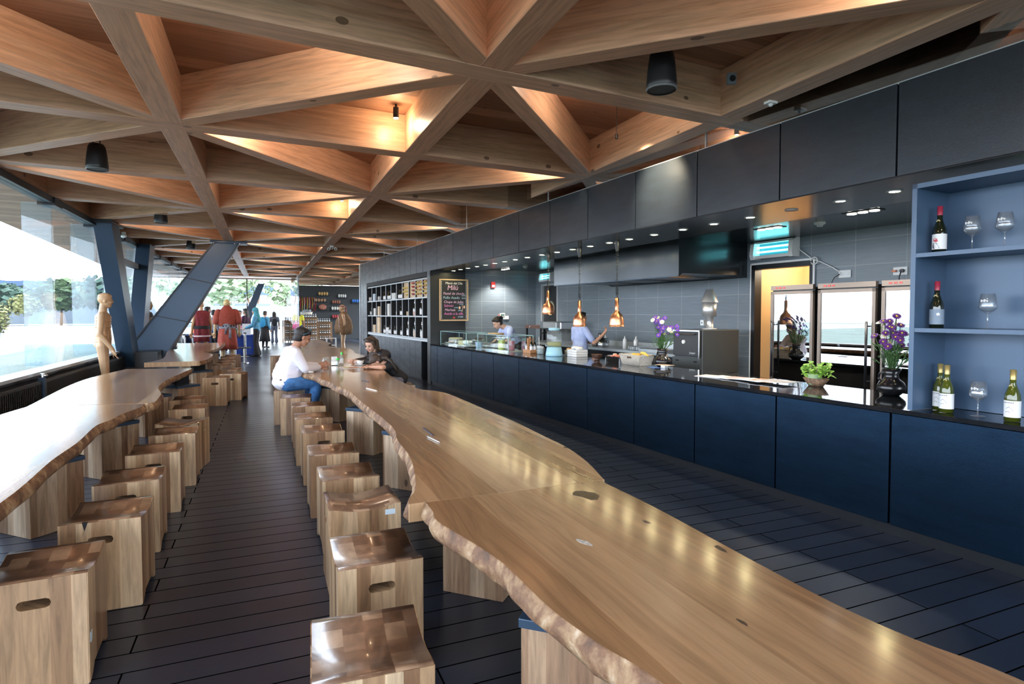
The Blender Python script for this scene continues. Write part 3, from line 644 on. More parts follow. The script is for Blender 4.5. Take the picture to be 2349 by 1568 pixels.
for (x, y, r_, l) in [(-.63, 12.25, -12, 'saddle topped stool just behind the two loose aisle stools'), (-.83, 13.3, 0, 'first block stool along the sawn end far table'), (-.79, 13.95, 0, 'second block stool along the sawn end far table'), (-.81, 14.75, 4, 'third block stool along the sawn end far table'), (-.83, 15.75, 4, 'fourth block stool along the sawn end far table'), (-.76, 16.3, 4, 'last block stool before the red clothed wooden figure'), (-1.26, 10.25, 0, 'block stool tucked under the far end of the second table')]:
    stool(x, y, R(r_), l, False, group=WS)
# small loose things on the tables
def pen(p, q, m, label):
    p, q = Vector((*p, .7055)), Vector((*q, .7055)); b = MB(); b.tube([p, p+(q-p)*.12, p+(q-p)*.85, q], [.0045, .0048, .0048, .001], seg=8); lab(b.build('pen', m), label, 'pen')
DBLUE = mat('dark_blue_plastic', (.02, .02, .05), .3)
pen((1.055, 7.18), (1.11, 6.95), DBLUE, 'dark pen lying on the table close to the girl'); pen((.985, 6.37), (1.055, 6.10), WHITE, 'white pen lying across the seam of two tables')
pen((1.005, 4.0), (1.0, 3.70), DBLUE, 'dark pen on the long wavy edged table'); pen((.958, 3.70), (.985, 3.50), ALU, 'silver pen tip beside the dark pen on the wavy edged table')
t = thing('tea_jar', 'glass handled jar of dark red tea on the family table', 'jar', (.823, 9.157, .7015))
b = MB(); b.lathe([(.045, 0), (.05, .01), (.05, .10), (.042, .125), (.044, .15), (.047, .15)], seg=20); b.tube([(.048, 0, .10), (.085, 0, .10), (.085, 0, .04), (.048, 0, .035)], .006, seg=6); b.build('jar_glass', JARG, t)
b = MB(); b.lathe([(0, .008), (.045, .008), (.045, .045), (0, .045)], seg=18); b.build('tea', mat('red_tea', (.22, .01, .02), .15), t)
t = thing('napkin_holder', 'small holder packed with upright white paper napkins', 'napkin holder', (.975, 9.41, .7015))
b = MB(); b.box(-.045, .045, -.03, .03, 0, .01); [b.box(-.045, .045, y, y+.003, 0, .06) for y in (-.03, .027)]; b.build('holder', CHROME, t)
b = MB()
for i in range(7): b.box(-.042+.003*(i % 2), .042-.002*(i % 3), -.024+.007*i, -.0185+.007*i, .01, .125+.012*math.sin(i*2.1))
b.build('napkins', PAPER, t)
t = thing('sweetener_bottle', 'clear sweetener bottle with bright green cap', 'bottle', (1.09, 9.45, .7015))
b = MB(); b.lathe([(0, 0), (.03, 0), (.032, .03), (.024, .06), (.031, .10), (.018, .15), (.016, .165), (0, .165)], seg=16); b.build('bottle_body', JARG, t)
GREEN = mat('green_plastic', (.10, .62, .12), .35)
b = MB(); b.lathe([(.018, .16), (.017, .20), (0, .205)], seg=14); b.build('cap', GREEN, t)
b = MB(); b.lathe([(.0325, .03), (.0325, .10)], seg=16); b.build('label', LABELM, t)
t = thing('sweetener_pot', 'short dispenser with leaf green top beside the sweetener bottle', 'bottle', (1.02, 9.33, .7015))
b = MB(); b.lathe([(0, 0), (.028, 0), (.022, .05), (.03, .085), (0, .09)], seg=14); b.build('bottle_body', JARG, t); b = MB(); b.blob((0, 0, .10), (.03, .026, .022)); b.build('cap', GREEN, t)
t = thing('coffee_cup', 'white coffee cup on a saucer by the woman and girl', 'cup', (1.33, 9.16, .712))
b = MB(); b.lathe([(0, .012), (.03, .012), (.05, .04), (.056, .075), (.052, .075), (.045, .04), (0, .018)], seg=22); b.tube([(-.05, 0, .062), (-.08, 0, .06), (-.08, 0, .035), (-.043, 0, .03)], .006, seg=6); b.build('cup_body', WHITE, t, True)
b = MB(); b.lathe([(0, 0), (.05, 0), (.085, .012), (.085, .016), (.045, .006), (0, .006)], seg=26); b.build('saucer', WHITE, t, True)
b = MB(); b.lathe([(0, .068), (.05, .068)], seg=20); b.build('coffee', mat('coffee', (.12, .05, .02), .2), t)
def sheet(name, label, cat, loc, rz, sx, sy, m, th=.002, parent=None):
    b = MB(); b.box(-sx/2, sx/2, -sy/2, sy/2, 0, th); o = b.build(name, m, parent, loc=loc, rotz=rz)
    return lab(o, label, cat) if cat else o
o = sheet('paper_placemat', 'printed paper placemat under the coffee cup', 'paper', (1.22, 8.93, .7015), R(18), .46, .32, PAPER)
b = MB(); b.box(-.12, .05, -.1, .05, .0021, .003); b.build('printed_picture', mat('placemat_print', (.55, .22, .10), .6, var=.6, vscale=30), o)
b = MB(); b.box(-.16, -.09, -.02, .08, .0021, .0032); b.build('yellow_print', mat('yellow_print', (.75, .62, .08), .6), o)
b = MB()
for i in range(5): b.blob((.02*i-.04, .012*(i % 3)-.01, .012+.004*(i % 2)), (.03, .045, .014), sub=2)
lab(b.build('crumpled_napkin', PAPER, loc=(.53, 8.35, .70), remesh=.006), 'crumpled white napkin on the table edge beside the man', 'napkin')
# ================================================================ BAR DISPLAY SHELF (closest end)
root = thing('bar_display_shelf', 'tall blue grey open shelf on the bar holding wine bottles and glasses', 'shelf', KO, KA)
b = MB(); b.box(0, .40, -.135, -.105, .868, 2.335); b.build('side_board', SHELFM, root)
b = MB(); b.box(0, .40, -2.6, -2.57, .868, 2.335); b.build('side_board', SHELFM, root)
b = MB(); b.box(.36, .40, -2.6, -.12, .868, 2.335); b.build('back_board', SHELFM, root)
b = MB(); b.box(0, .40, -2.6, -.105, 2.305, 2.335); b.build('top_board', SHELFM, root)
for z in (1.38, 1.862): b = MB(); b.box(.002, .36, -2.57, -.135, z, z+.026); b.build('shelf', SHELFM, root)
LRED = mat('label_red_shape', (.55, .10, .12), .6); LGREY = mat('label_grey_shape', (.08, .09, .11), .6); LBLUE = mat('blue_grey_label', (.22, .28, .36), .6); OCH = mat('ochre_seal', (.45, .38, .16), .5)
REDC = mat('dark_red_foil', (.35, .03, .06), .35)
def seal(t, z, r): b = MB(); b.cyl((-r-.001, 0, z), .011, .011, .004, axis='x', seg=14); b.build('neck_seal', OCH, t)
def face(t, name, poly, m, r): 
    b = MB(); n = len(poly); vs = [b.bm.verts.new((-(r+.0025)*math.cos(y/r), (r+.0025)*math.sin(y/r), z)) for (y, z) in poly]; b.bm.faces.new(vs); b.build(name, m, t)
t = bottle('wine_bottle', 'red wine bottle with white label and red and black print on the top shelf', 'bottle', BOTG, REDC, LABELM, .305, .039); t.location = K(-.205, .13, 1.888); t.rotation_euler.z = KA; seal(t, .205, .018)
face(t, 'label_print', [(-.012, .075), (-.006, .092), (.004, .097), (.018, .09), (.014, .078), (0, .070)], LRED, .039); face(t, 'label_print', [(-.004, .066), (-.02, .03), (.012, .028), (.022, .04), (.016, .066)], LGREY, .039)
t = bottle('wine_bottle', 'red wine bottle with blue grey label on the middle shelf', 'bottle', BOTG, REDC, LBLUE, .305, .039); t.location = K(-.20, .13, 1.406); t.rotation_euler.z = KA; seal(t, .205, .018)
face(t, 'label_print', [(-.03, .1), (-.036, .085), (-.02, .08), (-.015, .095)], LABELM, .039); face(t, 'label_print', [(.0, .06), (.0, .066), (.026, .064), (.026, .058)], OCH, .039)
gb = []
for u, w, l in ((-.195, .20, 'white wine bottle with mountain line label, standing behind its twin'), (-.27, .13, 'white wine bottle with mountain line label in front of its twin'), (-.62, .13, 'white wine bottle with mountain line label by the bottom shelf edge')):
    t = bottle('wine_bottle', l, 'bottle', BOTGREEN, CAPG, LABELM, .305, .039); t.location = K(u, w, .868); t.rotation_euler.z = KA+R(-8); seal(t, .205, .018)
    for seg in ([(-.026, .06), (-.006, .086), (.004, .078), (.028, .055)], [(-.012, .052), (0, .058), (.012, .052)]):
        for (y0, z0), (y1, z1) in zip(seg, seg[1:]): face(t, 'label_print', [(y0, z0), (y1, z1), (y1, z1+.0022), (y0, z0+.0022)], LGREY, .039)
    for i, c_ in enumerate('MONTES'[:0] or range(6)): face(t, 'label_print', [(-.026+.009*i, .108), (-.021+.009*i, .108), (-.021+.009*i, .113), (-.026+.009*i, .113)], LGREY, .039)
def wineglass(label, loc, s=1.):
    t = thing('wine_glass', label, 'glass', loc, KA)
    b = MB(); b.lathe([(.038*s, 0), (.036*s, .003), (.004*s, .008), (.0035*s, .085*s), (.010*s, .094*s), (.034*s, .112*s), (.047*s, .127*s), (.046*s, .145*s), (.036*s, .215*s), (.0352*s, .215*s), (.045*s, .145*s), (.0455*s, .128*s), (.03*s, .114*s), (0, .1*s)], seg=28); b.build('glass_body', WINEG, t, True)
    b = MB()
    for i in range(5): b.box(-.043, -.0415, -.018+.008*i, -.013+.008*i, .165+.004*(i % 2), .176+.003*(i % 3))
    b.build('etched_mark', WHITE, t); return t
wineglass('engraved wine glass on the top shelf beside the red wine bottle', K(-.375, .16, 1.888)); wineglass('engraved wine glass at the outer end of the top shelf', K(-.545, .16, 1.888))
wineglass('engraved wine glass alone on the middle shelf', K(-.46, .18, 1.406)); wineglass('engraved wine glass on the worktop level of the shelf, between bottles', K(-.44, .14, .868))
# ================================================================ LIGHTS IN THE SOFFIT
DLG = 'round downlights in the bar soffit'
def downlight(u, w, z=2.40, big=False, watts=9, lens=LED, label='round yellow white downlight in the row over the bar', group=DLG, name='downlight', rr=.045):
    t = thing(name, label, 'downlight', K(u, w, z), KA, group)
    b = MB(); b.lathe([(rr*.78, -.004), (rr*1.15, -.008), (rr*1.25, 0), (rr*.8, .0)], seg=24); b.build('trim_ring', ALU, t)
    b = MB(); b.cyl((0, 0, -.004), rr*.8, rr*.8, .003, seg=24); b.build('lens', lens, t)
    if watts: lamp('downlight_beam', 'SPOT', (0, 0, -.02), watts, (1, .86, .62), .04, (0, 0, 0), 110, t)
for i, u in enumerate([-.62, .26, 1.57, 2.02, 2.46, 2.92, 3.37, 3.77, 4.2, 4.63, 5.05, 5.5, 5.97, 6.39, 6.8, 7.2, 7.6, 8.0, 8.45, 8.85, 9.25]):
    downlight(u, .43, watts=7 if i % 2 else 0)
downlight(.68, .43, lens=LEDW, watts=5, label='whiter round downlight between the two closest yellow ones', group=None)
downlight(1.13, .43, lens=WHITE, watts=0, label='unlit round white disc in the downlight row', group=None)
for u, w in ((1.16, 1.47), (2.31, 1.58), (5.35, 1.51), (9.2, 1.62)):
    t = thing('adjustable_ceiling_light', {1.16: 'long recessed kitchen light, closest, over the fridges', 2.31: 'long recessed kitchen light by the extractor hood end', 5.35: 'small recessed kitchen light behind the pendant lamps', 9.2: 'recessed kitchen light over the glass display cases'}[u], 'ceiling light', K(u, w, 2.47), KA)
    b = MB(); b.box(-.07, .07, -.17, .17, -.006, .0); b.build('frame', BLACK, t)
    b = MB(); [b.cyl((0, y, -.012), .042, .042, .008) for y in (-.11, 0, .11)]; b.build('lens', LEDW, t)
    lamp('kitchen_beam', 'SPOT', (0, 0, -.04), 95, (1, .93, .82), .05, (0, 0, 0), 120, t)
for u, w, l in ((1.78, 1.71, 'white smoke detector on the kitchen ceiling above the fridges'), (8.3, 1.63, 'white smoke detector near the menu board end')):
    t = thing('smoke_detector', l, 'detector', K(u, w, 2.47)); b = MB(); b.lathe([(.055, 0), (.055, -.018), (.03, -.03), (.03, -.045), (0, -.048)], seg=20); b.build('detector_body', WHITE, t)
# copper heat lamps
for u, zb, l in ((5.26, 1.49, 'copper heat lamp furthest along the bar'), (4.41, 1.322, 'copper heat lamp hanging in the middle of the three'), (3.57, 1.338, 'copper heat lamp closest to the flower vase')):
    t = thing('copper_heat_lamp', l, 'lamp', K(u, .40, zb))
    b = MB(); b.lathe([(.098, 0), (.092, .004), (.090, .03), (.086, .09), (.078, .125), (.058, .155), (.036, .175), (.026, .2), (.024, .22), (.0235, .355), (0, .356)], seg=30); b.lathe([(.095, .0), (.086, .03), (.082, .09), (.07, .13), (0, .16)], seg=30); b.build('shade', COPPER, t, True)
    b = MB(); b.cyl((0, 0, .35), .012, .010, .05); b.build('neck', BLACK, t)
    zt = 2.40-zb; b = MB(); z0 = .39; n = 26; seg = []
    for i in range(n*8+1):
        f = i/(n*8); rad = .013+.004*math.sin(f*9); seg.append((rad*math.cos(i*math.pi/4), rad*math.sin(i*math.pi/4), z0+(zt-.12-z0)*(f**1.35)))
    b.tube(seg, .003, seg=5); b.build('coiled_cord', BLACK, t)
    b = MB(); b.cyl((0, 0, zt-.13), .018, .03, .08); b.cyl((0, 0, zt-.06), .03, .03, .058); b.build('ceiling_mount', BLACK, t)
    b = MB(); b.cyl((0, 0, .04), .03, .03, .06); b.build('bulb', WHITE, t)
# ================================================================ EXTRACTOR HOOD
t = thing('extractor_hood', 'large black kitchen extractor hood with baffle filters', 'extractor hood', KO, KA)
b = MB(); b.prism([(1.35, 1.985), (1.35, 2.47), (2.6, 2.47), (2.6, 2.0), (2.52, 2.03), (1.42, 2.03)], 3.52, 6.68, 'xz'); b.build('hood_body', HOODM, t)
b = MB(); b.box(1.342, 1.349, 3.52, 6.68, 1.985, 2.0); b.build('rim', STEEL, t)
for j in range(3):
    b = MB(); y0 = 4.0+.86*j
    for i in range(9): b.box(1.55, 2.35, y0+.055*i, y0+.055*i+.02, 2.005, 2.028)
    b.build('baffle_filter', CHROME, t)
# ================================================================ OVEN
t = thing('charcoal_oven', 'large charcoal oven with black door and steel side on a stand', 'oven', KO, KA)
OV = mat('oven_grey_steel', (.085, .095, .10), .34, .5)
b = MB(); b.box(1.62, 2.28, 3.36, 3.88, .70, 1.285, bev=.006); b.build('oven_body', OV, t)
b = MB(); b.box(1.585, 1.62, 3.40, 3.87, .93, 1.25, bev=.004); o = b.build('door', BLACK, t)
b = MB(); b.cyl((1.548, 3.45, 1.225), .009, .009, .40, axis='y', seg=12); b.build('handle', CHROME, o)
b = MB(); b.cyl((1.566, 3.66, 1.12), .026, .026, .02, axis='x'); b.build('gauge', WHITE, o)
b = MB(); b.box(1.58, 1.60, 3.372, 3.392, .9, 1.275); b.box(1.58, 1.60, 3.372, 3.88, 1.262, 1.28); b.build('steel_trim', CHROME, t)
b = MB(); b.box(1.58, 1.62, 3.36, 3.88, .71, .91); b.build('ash_drawer', OV, t)
b = MB(); [b.box(1.575, 1.582, y, y+.05, .855, .875) for y in (3.42, 3.76)]; b.build('drawer_slot', GAP, t)
def text(s_, size, loc, rot, m, parent=None, name='lettering', ex=.001, align='CENTER', shear=0):
    c = bpy.data.curves.new(name, 'FONT'); c.body = s_; c.size = size; c.extrude = ex; c.align_x = align; c.shear = shear; c.resolution_u = 3
    c.materials.append(m); o = bpy.data.objects.new(name, c); C.objects.link(o); o.location = loc; o.rotation_euler = rot
    bpy.context.view_layer.update(); me = bpy.data.meshes.new_from_object(o.evaluated_get(bpy.context.evaluated_depsgraph_get())); bpy.data.objects.remove(o)
    o = bpy.data.objects.new(name, me); C.objects.link(o); o.location = loc; o.rotation_euler = rot
    if parent: o.parent = parent
    return o
text('Josper', .042, (1.582, 3.50, .965), (R(90), 0, R(-90)), ALU, t)
for x in (1.66, 2.24):
    for y in (3.40, 3.84): b = MB(); b.box(x-.02, x+.02, y-.02, y+.02, 0, .70); b.build('leg', ALU, t)
b = MB(); b.box(1.64, 2.26, 3.38, 3.86, .18, .21); b.build('lower_shelf', ALU, t)
t = thing('oven_flue', 'steel flue with conical cap standing on the charcoal oven', 'flue', K(3.62, 2.0, 1.285))
b = MB(); b.lathe([(.0, 0), (.10, 0), (.10, .012), (.055, .02), (.055, .17), (.092, .175), (.098, .36), (.06, .365)], seg=28); b.build('flue_pipe', FLUE, t, False)
b = MB(); b.lathe([(.118, .368), (.116, .374), (.05, .545), (0, .548)], seg=28); b.build('cap', FLUE, t)
b = MB(); b.box(-.115, -.06, -.01, .05, .05, .13, bev=.005); b.cyl((-.13, .02, .09), .012, .012, .02, axis='x'); b.build('damper_box', ALU, t)
# ================================================================ FRIDGES
FRAME = mat('fridge_bronze_frame', (.16, .13, .11), .35, .5)
FG = glass_mat('fridge_door_glass', (.55, .58, .6), 12)
for i, (u0, u1) in enumerate(((2.0, 2.56), (1.30, 1.94), (.60, 1.24))):
    t = thing('glass_door_fridge', ['glass door fridge in front of the open store room doorway', 'middle glass door fridge with steel dishes on its upper rack', 'glass door fridge half hidden by the flower vase'][i], 'fridge', K((u0+u1)/2, 1.92, 0), KA)
    h = (u1-u0)/2
    b = MB(); b.box(.04, .60, -h, -h+.03, .08, 1.80); b.box(.04, .60, h-.03, h, .08, 1.80); b.box(.57, .6, -h, h, .08, 1.8); b.box(.04, .60, -h, h, .08, .30); b.box(.04, .6, -h, h, 1.74, 1.8); b.build('cabinet_body', BLACK, t)
    b = MB(); b.box(0, .05, -h, h, 1.775, 1.83); b.build('control_panel', FRAME, t)
    b = MB(); [b.box(-.003, 0, h-.10-.05*j, h-.07-.05*j, 1.795, 1.81) for j in range(3)]; b.build('red_display', RED, t)
    b = MB(); b.box(0, .035, -h, -h+.035, .12, 1.76); b.box(0, .035, h-.035, h, .12, 1.76); b.box(0, .035, -h, h, 1.725, 1.76); b.box(0, .035, -h, h, .12, .20); o = b.build('door', FRAME, t)
    b = MB(); b.box(.012, .020, -h+.035, h-.035, .20, 1.725); b.build('door_glass', FG, o)
    hs = 1 if i == 0 else -1
    b = MB(); b.tube([(-.045, hs*(h-.06) if i != 2 else h-.06, .75), (-.045, hs*(h-.06) if i != 2 else h-.06, 1.42)], .013, seg=10)
    for z in (.8, 1.37): b.box(-.045, 0, (hs*(h-.06) if i != 2 else h-.06)-.008, (hs*(h-.06) if i != 2 else h-.06)+.008, z-.008, z+.008)
    b.build('handle', BLACK, o)
    b = MB()
    for z in (.62, 1.0, 1.36): b.box(.08, .55, -h+.03, h-.03, z, z+.014)
    b.build('rack', ALU, t)
    b = MB(); b.box(.10, .5, -h+.06, h-.06, 1.728, 1.738); b.build('light_strip', LEDW, t)
    b = MB(); [b.box(x-.02, x+.02, y-.02, y+.02, 0, .08) for x in (.1, .55) for y in (-h+.05, h-.05)]; b.build('feet', BLACK, t)
    if i == 0:
        for j in range(2):
            c_ = MB(); c_.cyl((0, 0, 0), .032, .032, .12); lab(c_.build('drink_can', RED, loc=K((u0+u1)/2-.07-.07*j, 1.92+.2, 1.376)), 'red drink can on the upper rack of the fridge by the doorway', 'can', 'red cans in the fridge')
        for j in range(6):
            t2 = thing('preserve_jar', 'dark preserve jar with red lid in the fridge by the doorway', 'jar', K((u0+u1)/2-.22+.08*j, 1.92+.18, 1.016), 0, 'red lidded jars in the fridge')
            c_ = MB(); c_.lathe([(0, 0), (.033, 0), (.033, .1), (.028, .11), (0, .11)], seg=14); c_.build('jar_body', mat('dark_preserve', (.03, .03, .03), .2) if j == 0 else bpy.data.materials['dark_preserve'], t2)
            c_ = MB(); c_.cyl((0, 0, .11), .033, .033, .018, seg=14); c_.build('lid', RED, t2)
    if i == 1:
        for j in range(2):
            c_ = MB(); c_.lathe([(0, 0), (.05, 0), (.055, .06), (.05, .06), (.045, .01), (0, .01)], seg=18); lab(c_.build('steel_dish', ALU, loc=K((u0+u1)/2-.05-.17*j, 1.92+.2, 1.376)), 'pale round dish on the upper rack of the middle fridge', 'dish', 'dishes in the middle fridge')
# ================================================================ WALL FITTINGS
def zapper(label, u, z, s=1.):
    t = thing('insect_killer_lamp', label, 'insect killer', K(u, 2.595, z), KA)
    b = MB(); L = .30*s
    b.prism([(-.12*s, -L), (-.12*s, L), (-.0, L), (-.0, -L)], -.10*s, -.06*s, 'xy'); b.prism([(-.10*s, -L), (-.10*s, L), (0, L), (0, -L)], .10*s, .125*s, 'xy')
    for e in (-1, 1): b.prism([(0, -.11*s), (-.13*s, -.11*s), (-.15*s, -.05*s), (-.13*s, .10*s), (-.05*s, .14*s), (0, .14*s)], e*L-.03*s, e*L+.03*s, 'xz')
    b.build('housing', WHITE, t)
    b = MB(); b.box(-.02, 0, -L, L, -.08*s, .12*s); b.build('back_tray', mat('teal_tray', (.02, .16, .20), .3) if 'teal_tray' not in bpy.data.materials else bpy.data.materials['teal_tray'], t)
    b = MB(); [b.cyl((-.06*s, -L*.9, z_), .011*s, .011*s, L*1.8, axis='y', seg=10) for z_ in (-.01*s, .05*s)]; b.build('tube_lamp', UV, t)
    b = MB(); [b.box(-.128*s, -.122*s, -L, L, z_, z_+.003) for z_ in [(-.05+.03*i)*s for i in range(5)]]; b.build('guard', bpy.data.materials['teal_tray'], t); return t
zapper('white insect killer with glowing blue green tubes above the store room door', 3.02, 2.335); zapper('smaller white insect killer above the porthole door', 9.0, 2.30, .8)
def cable(label, pts, m=WHITE, r=.007):
    b = MB(); b.tube(pts, r, seg=8); return lab(b.build('cable', m), label, 'cable')
P = [K(2.75, 2.56, 2.40), K(2.66, 2.57, 2.30), K(2.5, 2.575, 2.18), K(2.38, 2.58, 2.13), K(2.22, 2.58, 2.05), K(2.12, 2.58, 1.98)]
cable('white cable sagging from the insect killer to the wall socket', P)
cable('white cable loop curled at the door frame corner', [K(2.46+.045*math.cos(a), 2.56, 2.15+.045*math.sin(a)) for a in [i*.5 for i in range(13)]])
cable('short black cable hanging from the socket behind the middle fridge', [K(2.13, 2.57, 1.97), K(2.19, 2.56, 1.93), K(2.2, 2.5, 1.83)], BLACK, .005)
for u, z, l in ((2.08, 1.968, 'white wall socket at the end of the sagging white cable'), (1.45, 1.962, 'white wall socket above the fridge behind the flowers')):
    t = thing('wall_socket', l, 'socket', K(u, 2.598, z), KA); b = MB(); b.box(-.012, 0, -.075, .075, -.045, .045, bev=.004); b.build('plate', WHITE, t)
    b = MB(); [b.cyl((-.014, y, 0), .022, .022, .004, axis='x') for y in (-.035, .035)]; b.build('outlet', PAPER, t)
    if u < 2: b = MB(); b.cyl((-.045, -.03, 0), .02, .02, .035, axis='x'); b.tube([(-.04, -.03, 0), (-.06, -.02, -.07), (-.05, -.02, -.16)], .006); b.build('plug', BLACK, t); b = MB(); b.box(-.04, -.012, .03, .075, -.01, .012); b.build('orange_plug', mat('orange_plug', (.7, .22, .1), .5), t)
t = thing('stove_wall_socket', 'small black framed socket on tiles above the stove pot', 'socket', K(7.0, 2.598, 1.075), KA); b = MB(); b.box(-.012, 0, -.085, .085, -.045, .045, bev=.004); b.build('plate', BLACK, t); b = MB(); [b.cyl((-.015, y, 0), .024, .024, .004, axis='x') for y in (-.035, .035)]; b.build('outlet', WHITE, t)
t = thing('fire_alarm', 'red fire alarm call point on the end tile wall', 'alarm', K(9.595, 1.5, 2.14), KA); b = MB(); b.box(-.05, .05, -.03, 0, -.07, .07, bev=.006); b.build('box', RED, t); b = MB(); b.box(-.032, .032, -.033, -.03, -.05, -.005); b.build('label', WHITE, t)
t = thing('wall_thermostat', 'white thermostat with small screen on the end tile wall', 'thermostat', K(9.595, 1.76, 1.43), KA); b = MB(); b.box(-.01, .13, -.02, 0, -.06, .02, bev=.004); b.box(-.10, .03, -.03, 0, .0, .08, bev=.004); b.build('case', WHITE, t); b = MB(); b.box(-.075, .01, -.033, -.03, .02, .06); b.build('screen', mat('green_screen', (.12, .2, .16), .3), t)
# menu chalk board
t = thing('menu_chalkboard', 'framed chalk menu board listing dishes of the day', 'menu board', K(9.49, .525, 1.79), KA+0.0)
b = MB(); b.box(-.31, .31, -.014, 0, -.435, .435); b.build('board', mat('chalkboard_black', (.018, .022, .026), .7), t)
b = MB()
for (x0, x1, z0, z1) in ((-.33, .33, .42, .445), (-.33, .33, -.445, -.42), (-.33, -.305, -.445, .445), (.305, .33, -.445, .445)): b.box(x0, x1, -.022, 0, z0, z1)
b.build('frame', LIGHTWOOD, t)
CH = {'w': emis('chalk_white', (.0, .0, .0), 0)}
def chalk(c): return mat('chalk_%d' % int(c[0]*100+c[2]*10), c, .8)
CW, CPK, CMG, CBL, CPE, CRD = chalk((.85, .85, .85)), chalk((.80, .50, .72)), chalk((.78, .22, .55)), chalk((.42, .62, .78)), chalk((.80, .52, .38)), chalk((.55, .05, .06))
fr = (R(90), 0, 0)
for s_, sz, x, z, m in (('Menú del Día', .072, 0, .335, CW), ('Milú', .145, -.03, .215, CPK), ('Pastel de choclo', .074, -.0, .115, CPK), ('Pollo Asado', .078, -.06, .025, CBL), ('Chupe de Jaiba', .074, -.01, -.065, CPK), ('Salmón', .074, -.12, -.145, CMG), ('Merluza', .074, -.09, -.235, CPK), ('Asado a la olla', .074, -.01, -.315, CMG),
    ('$5900', .036, .22, .083, CBL), ('$6900', .036, .22, .03, CBL), ('$7500', .036, .17, -.10, CBL), ('$7900', .036, .05, -.175, CBL), ('$6900', .036, .14, -.235, CBL), ('$7500', .045, .15, -.375, CBL)):
    text(s_, sz, (x, -.016, z), fr, m, t, 'chalk_writing', .0006, shear=.15)
b = MB(); [b.box(sx*.285-.008, sx*.285+.008, -.016, -.014, -.40+.024*i, -.388+.024*i) for sx in (-1, 1) for i in range(34)]; b.build('chalk_border', CW, t)
b = MB(); b.blob((.13, -.015, -.165), (.022, .002, .034)); b.blob((.235, -.015, -.15), (.018, .002, .034)); b.build('chalk_drawing', CPE, t)
b = MB(); b.tube([(.19, -.016, -.11), (.2, -.016, -.2), (.185, -.016, -.25), (.165, -.016, -.24)], .005, seg=5); b.build('chalk_cane', CPE, t)
b = MB(); b.blob((0, -.015, -.37), (.012, .002, .02)); b.blob((-.02, -.015, -.385), (.014, .002, .01)); b.blob((.02, -.015, -.385), (.014, .002, .01)); b.build('chalk_flower', CRD, t)
# ================================================================ THINGS ON THE BAR
ZC = .866
DG, LG, PUR, PURD, YEL = mat('stem_green', (.06, .14, .04), .5), mat('leaf_green', (.22, .42, .05), .5), mat('purple_petal', (.16, .05, .50), .5), mat('violet_petal', (.11, .015, .22), .5), mat('yellow_centre', (.75, .60, .08), .5)
WPET = mat('white_petal', (.75, .78, .74), .5)
def vase(label, u, w, n, seed, s=1., petal=PUR):
    r = random.Random(seed); t = thing('flower_vase', label, 'vase', K(u, w, ZC))
    b = MB(); b.lathe([(0, 0), (.05*s, 0), (.088*s, .035*s), (.092*s, .06*s), (.075*s, .095*s), (.048*s, .115*s), (.045*s, .15*s), (.06*s, .19*s), (.054*s, .19*s), (.038*s, .15*s), (.04*s, .12*s), (0, .1*s)], seg=26)
    b.tube([(0, .045*s, .155*s), (0, .085*s, .15*s), (0, .095*s, .11*s), (0, .07*s, .09*s)], .008*s, seg=8); b.build('vase_body', mat('black_glazed_clay_%d' % seed, (.010, .010, .012), .18, var=.3, vscale=30), t, True)
    heads = []
    b = MB()
    for i in range(n):
        a = r.uniform(0, 6.28); rr = r.uniform(.02, .155)*s; h = (.30+r.uniform(-.02, .17)-rr*.35)*s
        p = (rr*math.cos(a), rr*math.sin(a)*1.1, h+.10*s); b.tube([(0, 0, .15*s), (p[0]*.45, p[1]*.45, .22*s), (p[0]*.85, p[1]*.85, p[2]-.04*s), p], .0022*s, seg=4); heads.append((p, a, rr))
        for j in range(3):
            q = Vector(p)*(.55+.12*j); q.z = .2*s+(p[2]-.2*s)*(.3+.2*j)
            b.blob(q+Vector((r.uniform(-.02, .02), r.uniform(-.02, .02), 0)), (.004, .016, .004), Matrix.Rotation(r.uniform(0, 3), 3, 'X') @ Matrix.Rotation(r.uniform(0, 3), 3, 'Z'), sub=1)
    b.build('stems', DG, t); b = MB()
    for i in range(46):
        a = r.uniform(0, 6.28); rr = r.uniform(.02, .12)*s; q = Vector((rr*math.cos(a), rr*math.sin(a), r.uniform(.22, .36)*s)); rot = Vector((math.cos(a), math.sin(a), .9)).normalized().to_track_quat('Z', 'Y').to_matrix()
        b.blob(q, (.005, .004, .030), rot, sub=1)
    b.build('leaves', mat('aster_leaf', (.07, .17, .05), .5) if 'aster_leaf' not in bpy.data.materials else bpy.data.materials['aster_leaf'], t)
    for i, (p, a, rr) in enumerate(heads):
        b = MB(); ax = Vector((math.cos(a)*rr*3-.5, math.sin(a)*rr*3-.4, .55)).normalized(); rot = ax.to_track_quat('Z', 'Y').to_matrix()
        for k in range(14):
            an = k*2*math.pi/14; d = Vector((math.cos(an), math.sin(an), .12)); b.blob(Vector(p)+rot @ (d*.017*s), (.014*s, .0045*s, .002*s), rot @ Matrix.Rotation(an, 3, 'Z'), sub=1)
        o = b.build('flower', WPET if i % 6 == 2 else petal, t)
        b = MB(); b.blob(Vector(p)+ax*.003, (.007*s,)*3, sub=1); b.build('flower_centre', YEL, o)
    return t
vase('black clay vase of purple and white asters beside the wicker basket', 3.12, .74, 34, 3, 1.12)
vase('round black clay vase of violet and white asters by the display shelf', .37, .63, 32, 9, 1.1, PURD)
r = random.Random(5)
t = thing('plant_bowl', 'bright green round leaved plant in a carved wooden bowl', 'plant', K(1.02, .64, ZC), KA); t.scale = (1.22,)*3
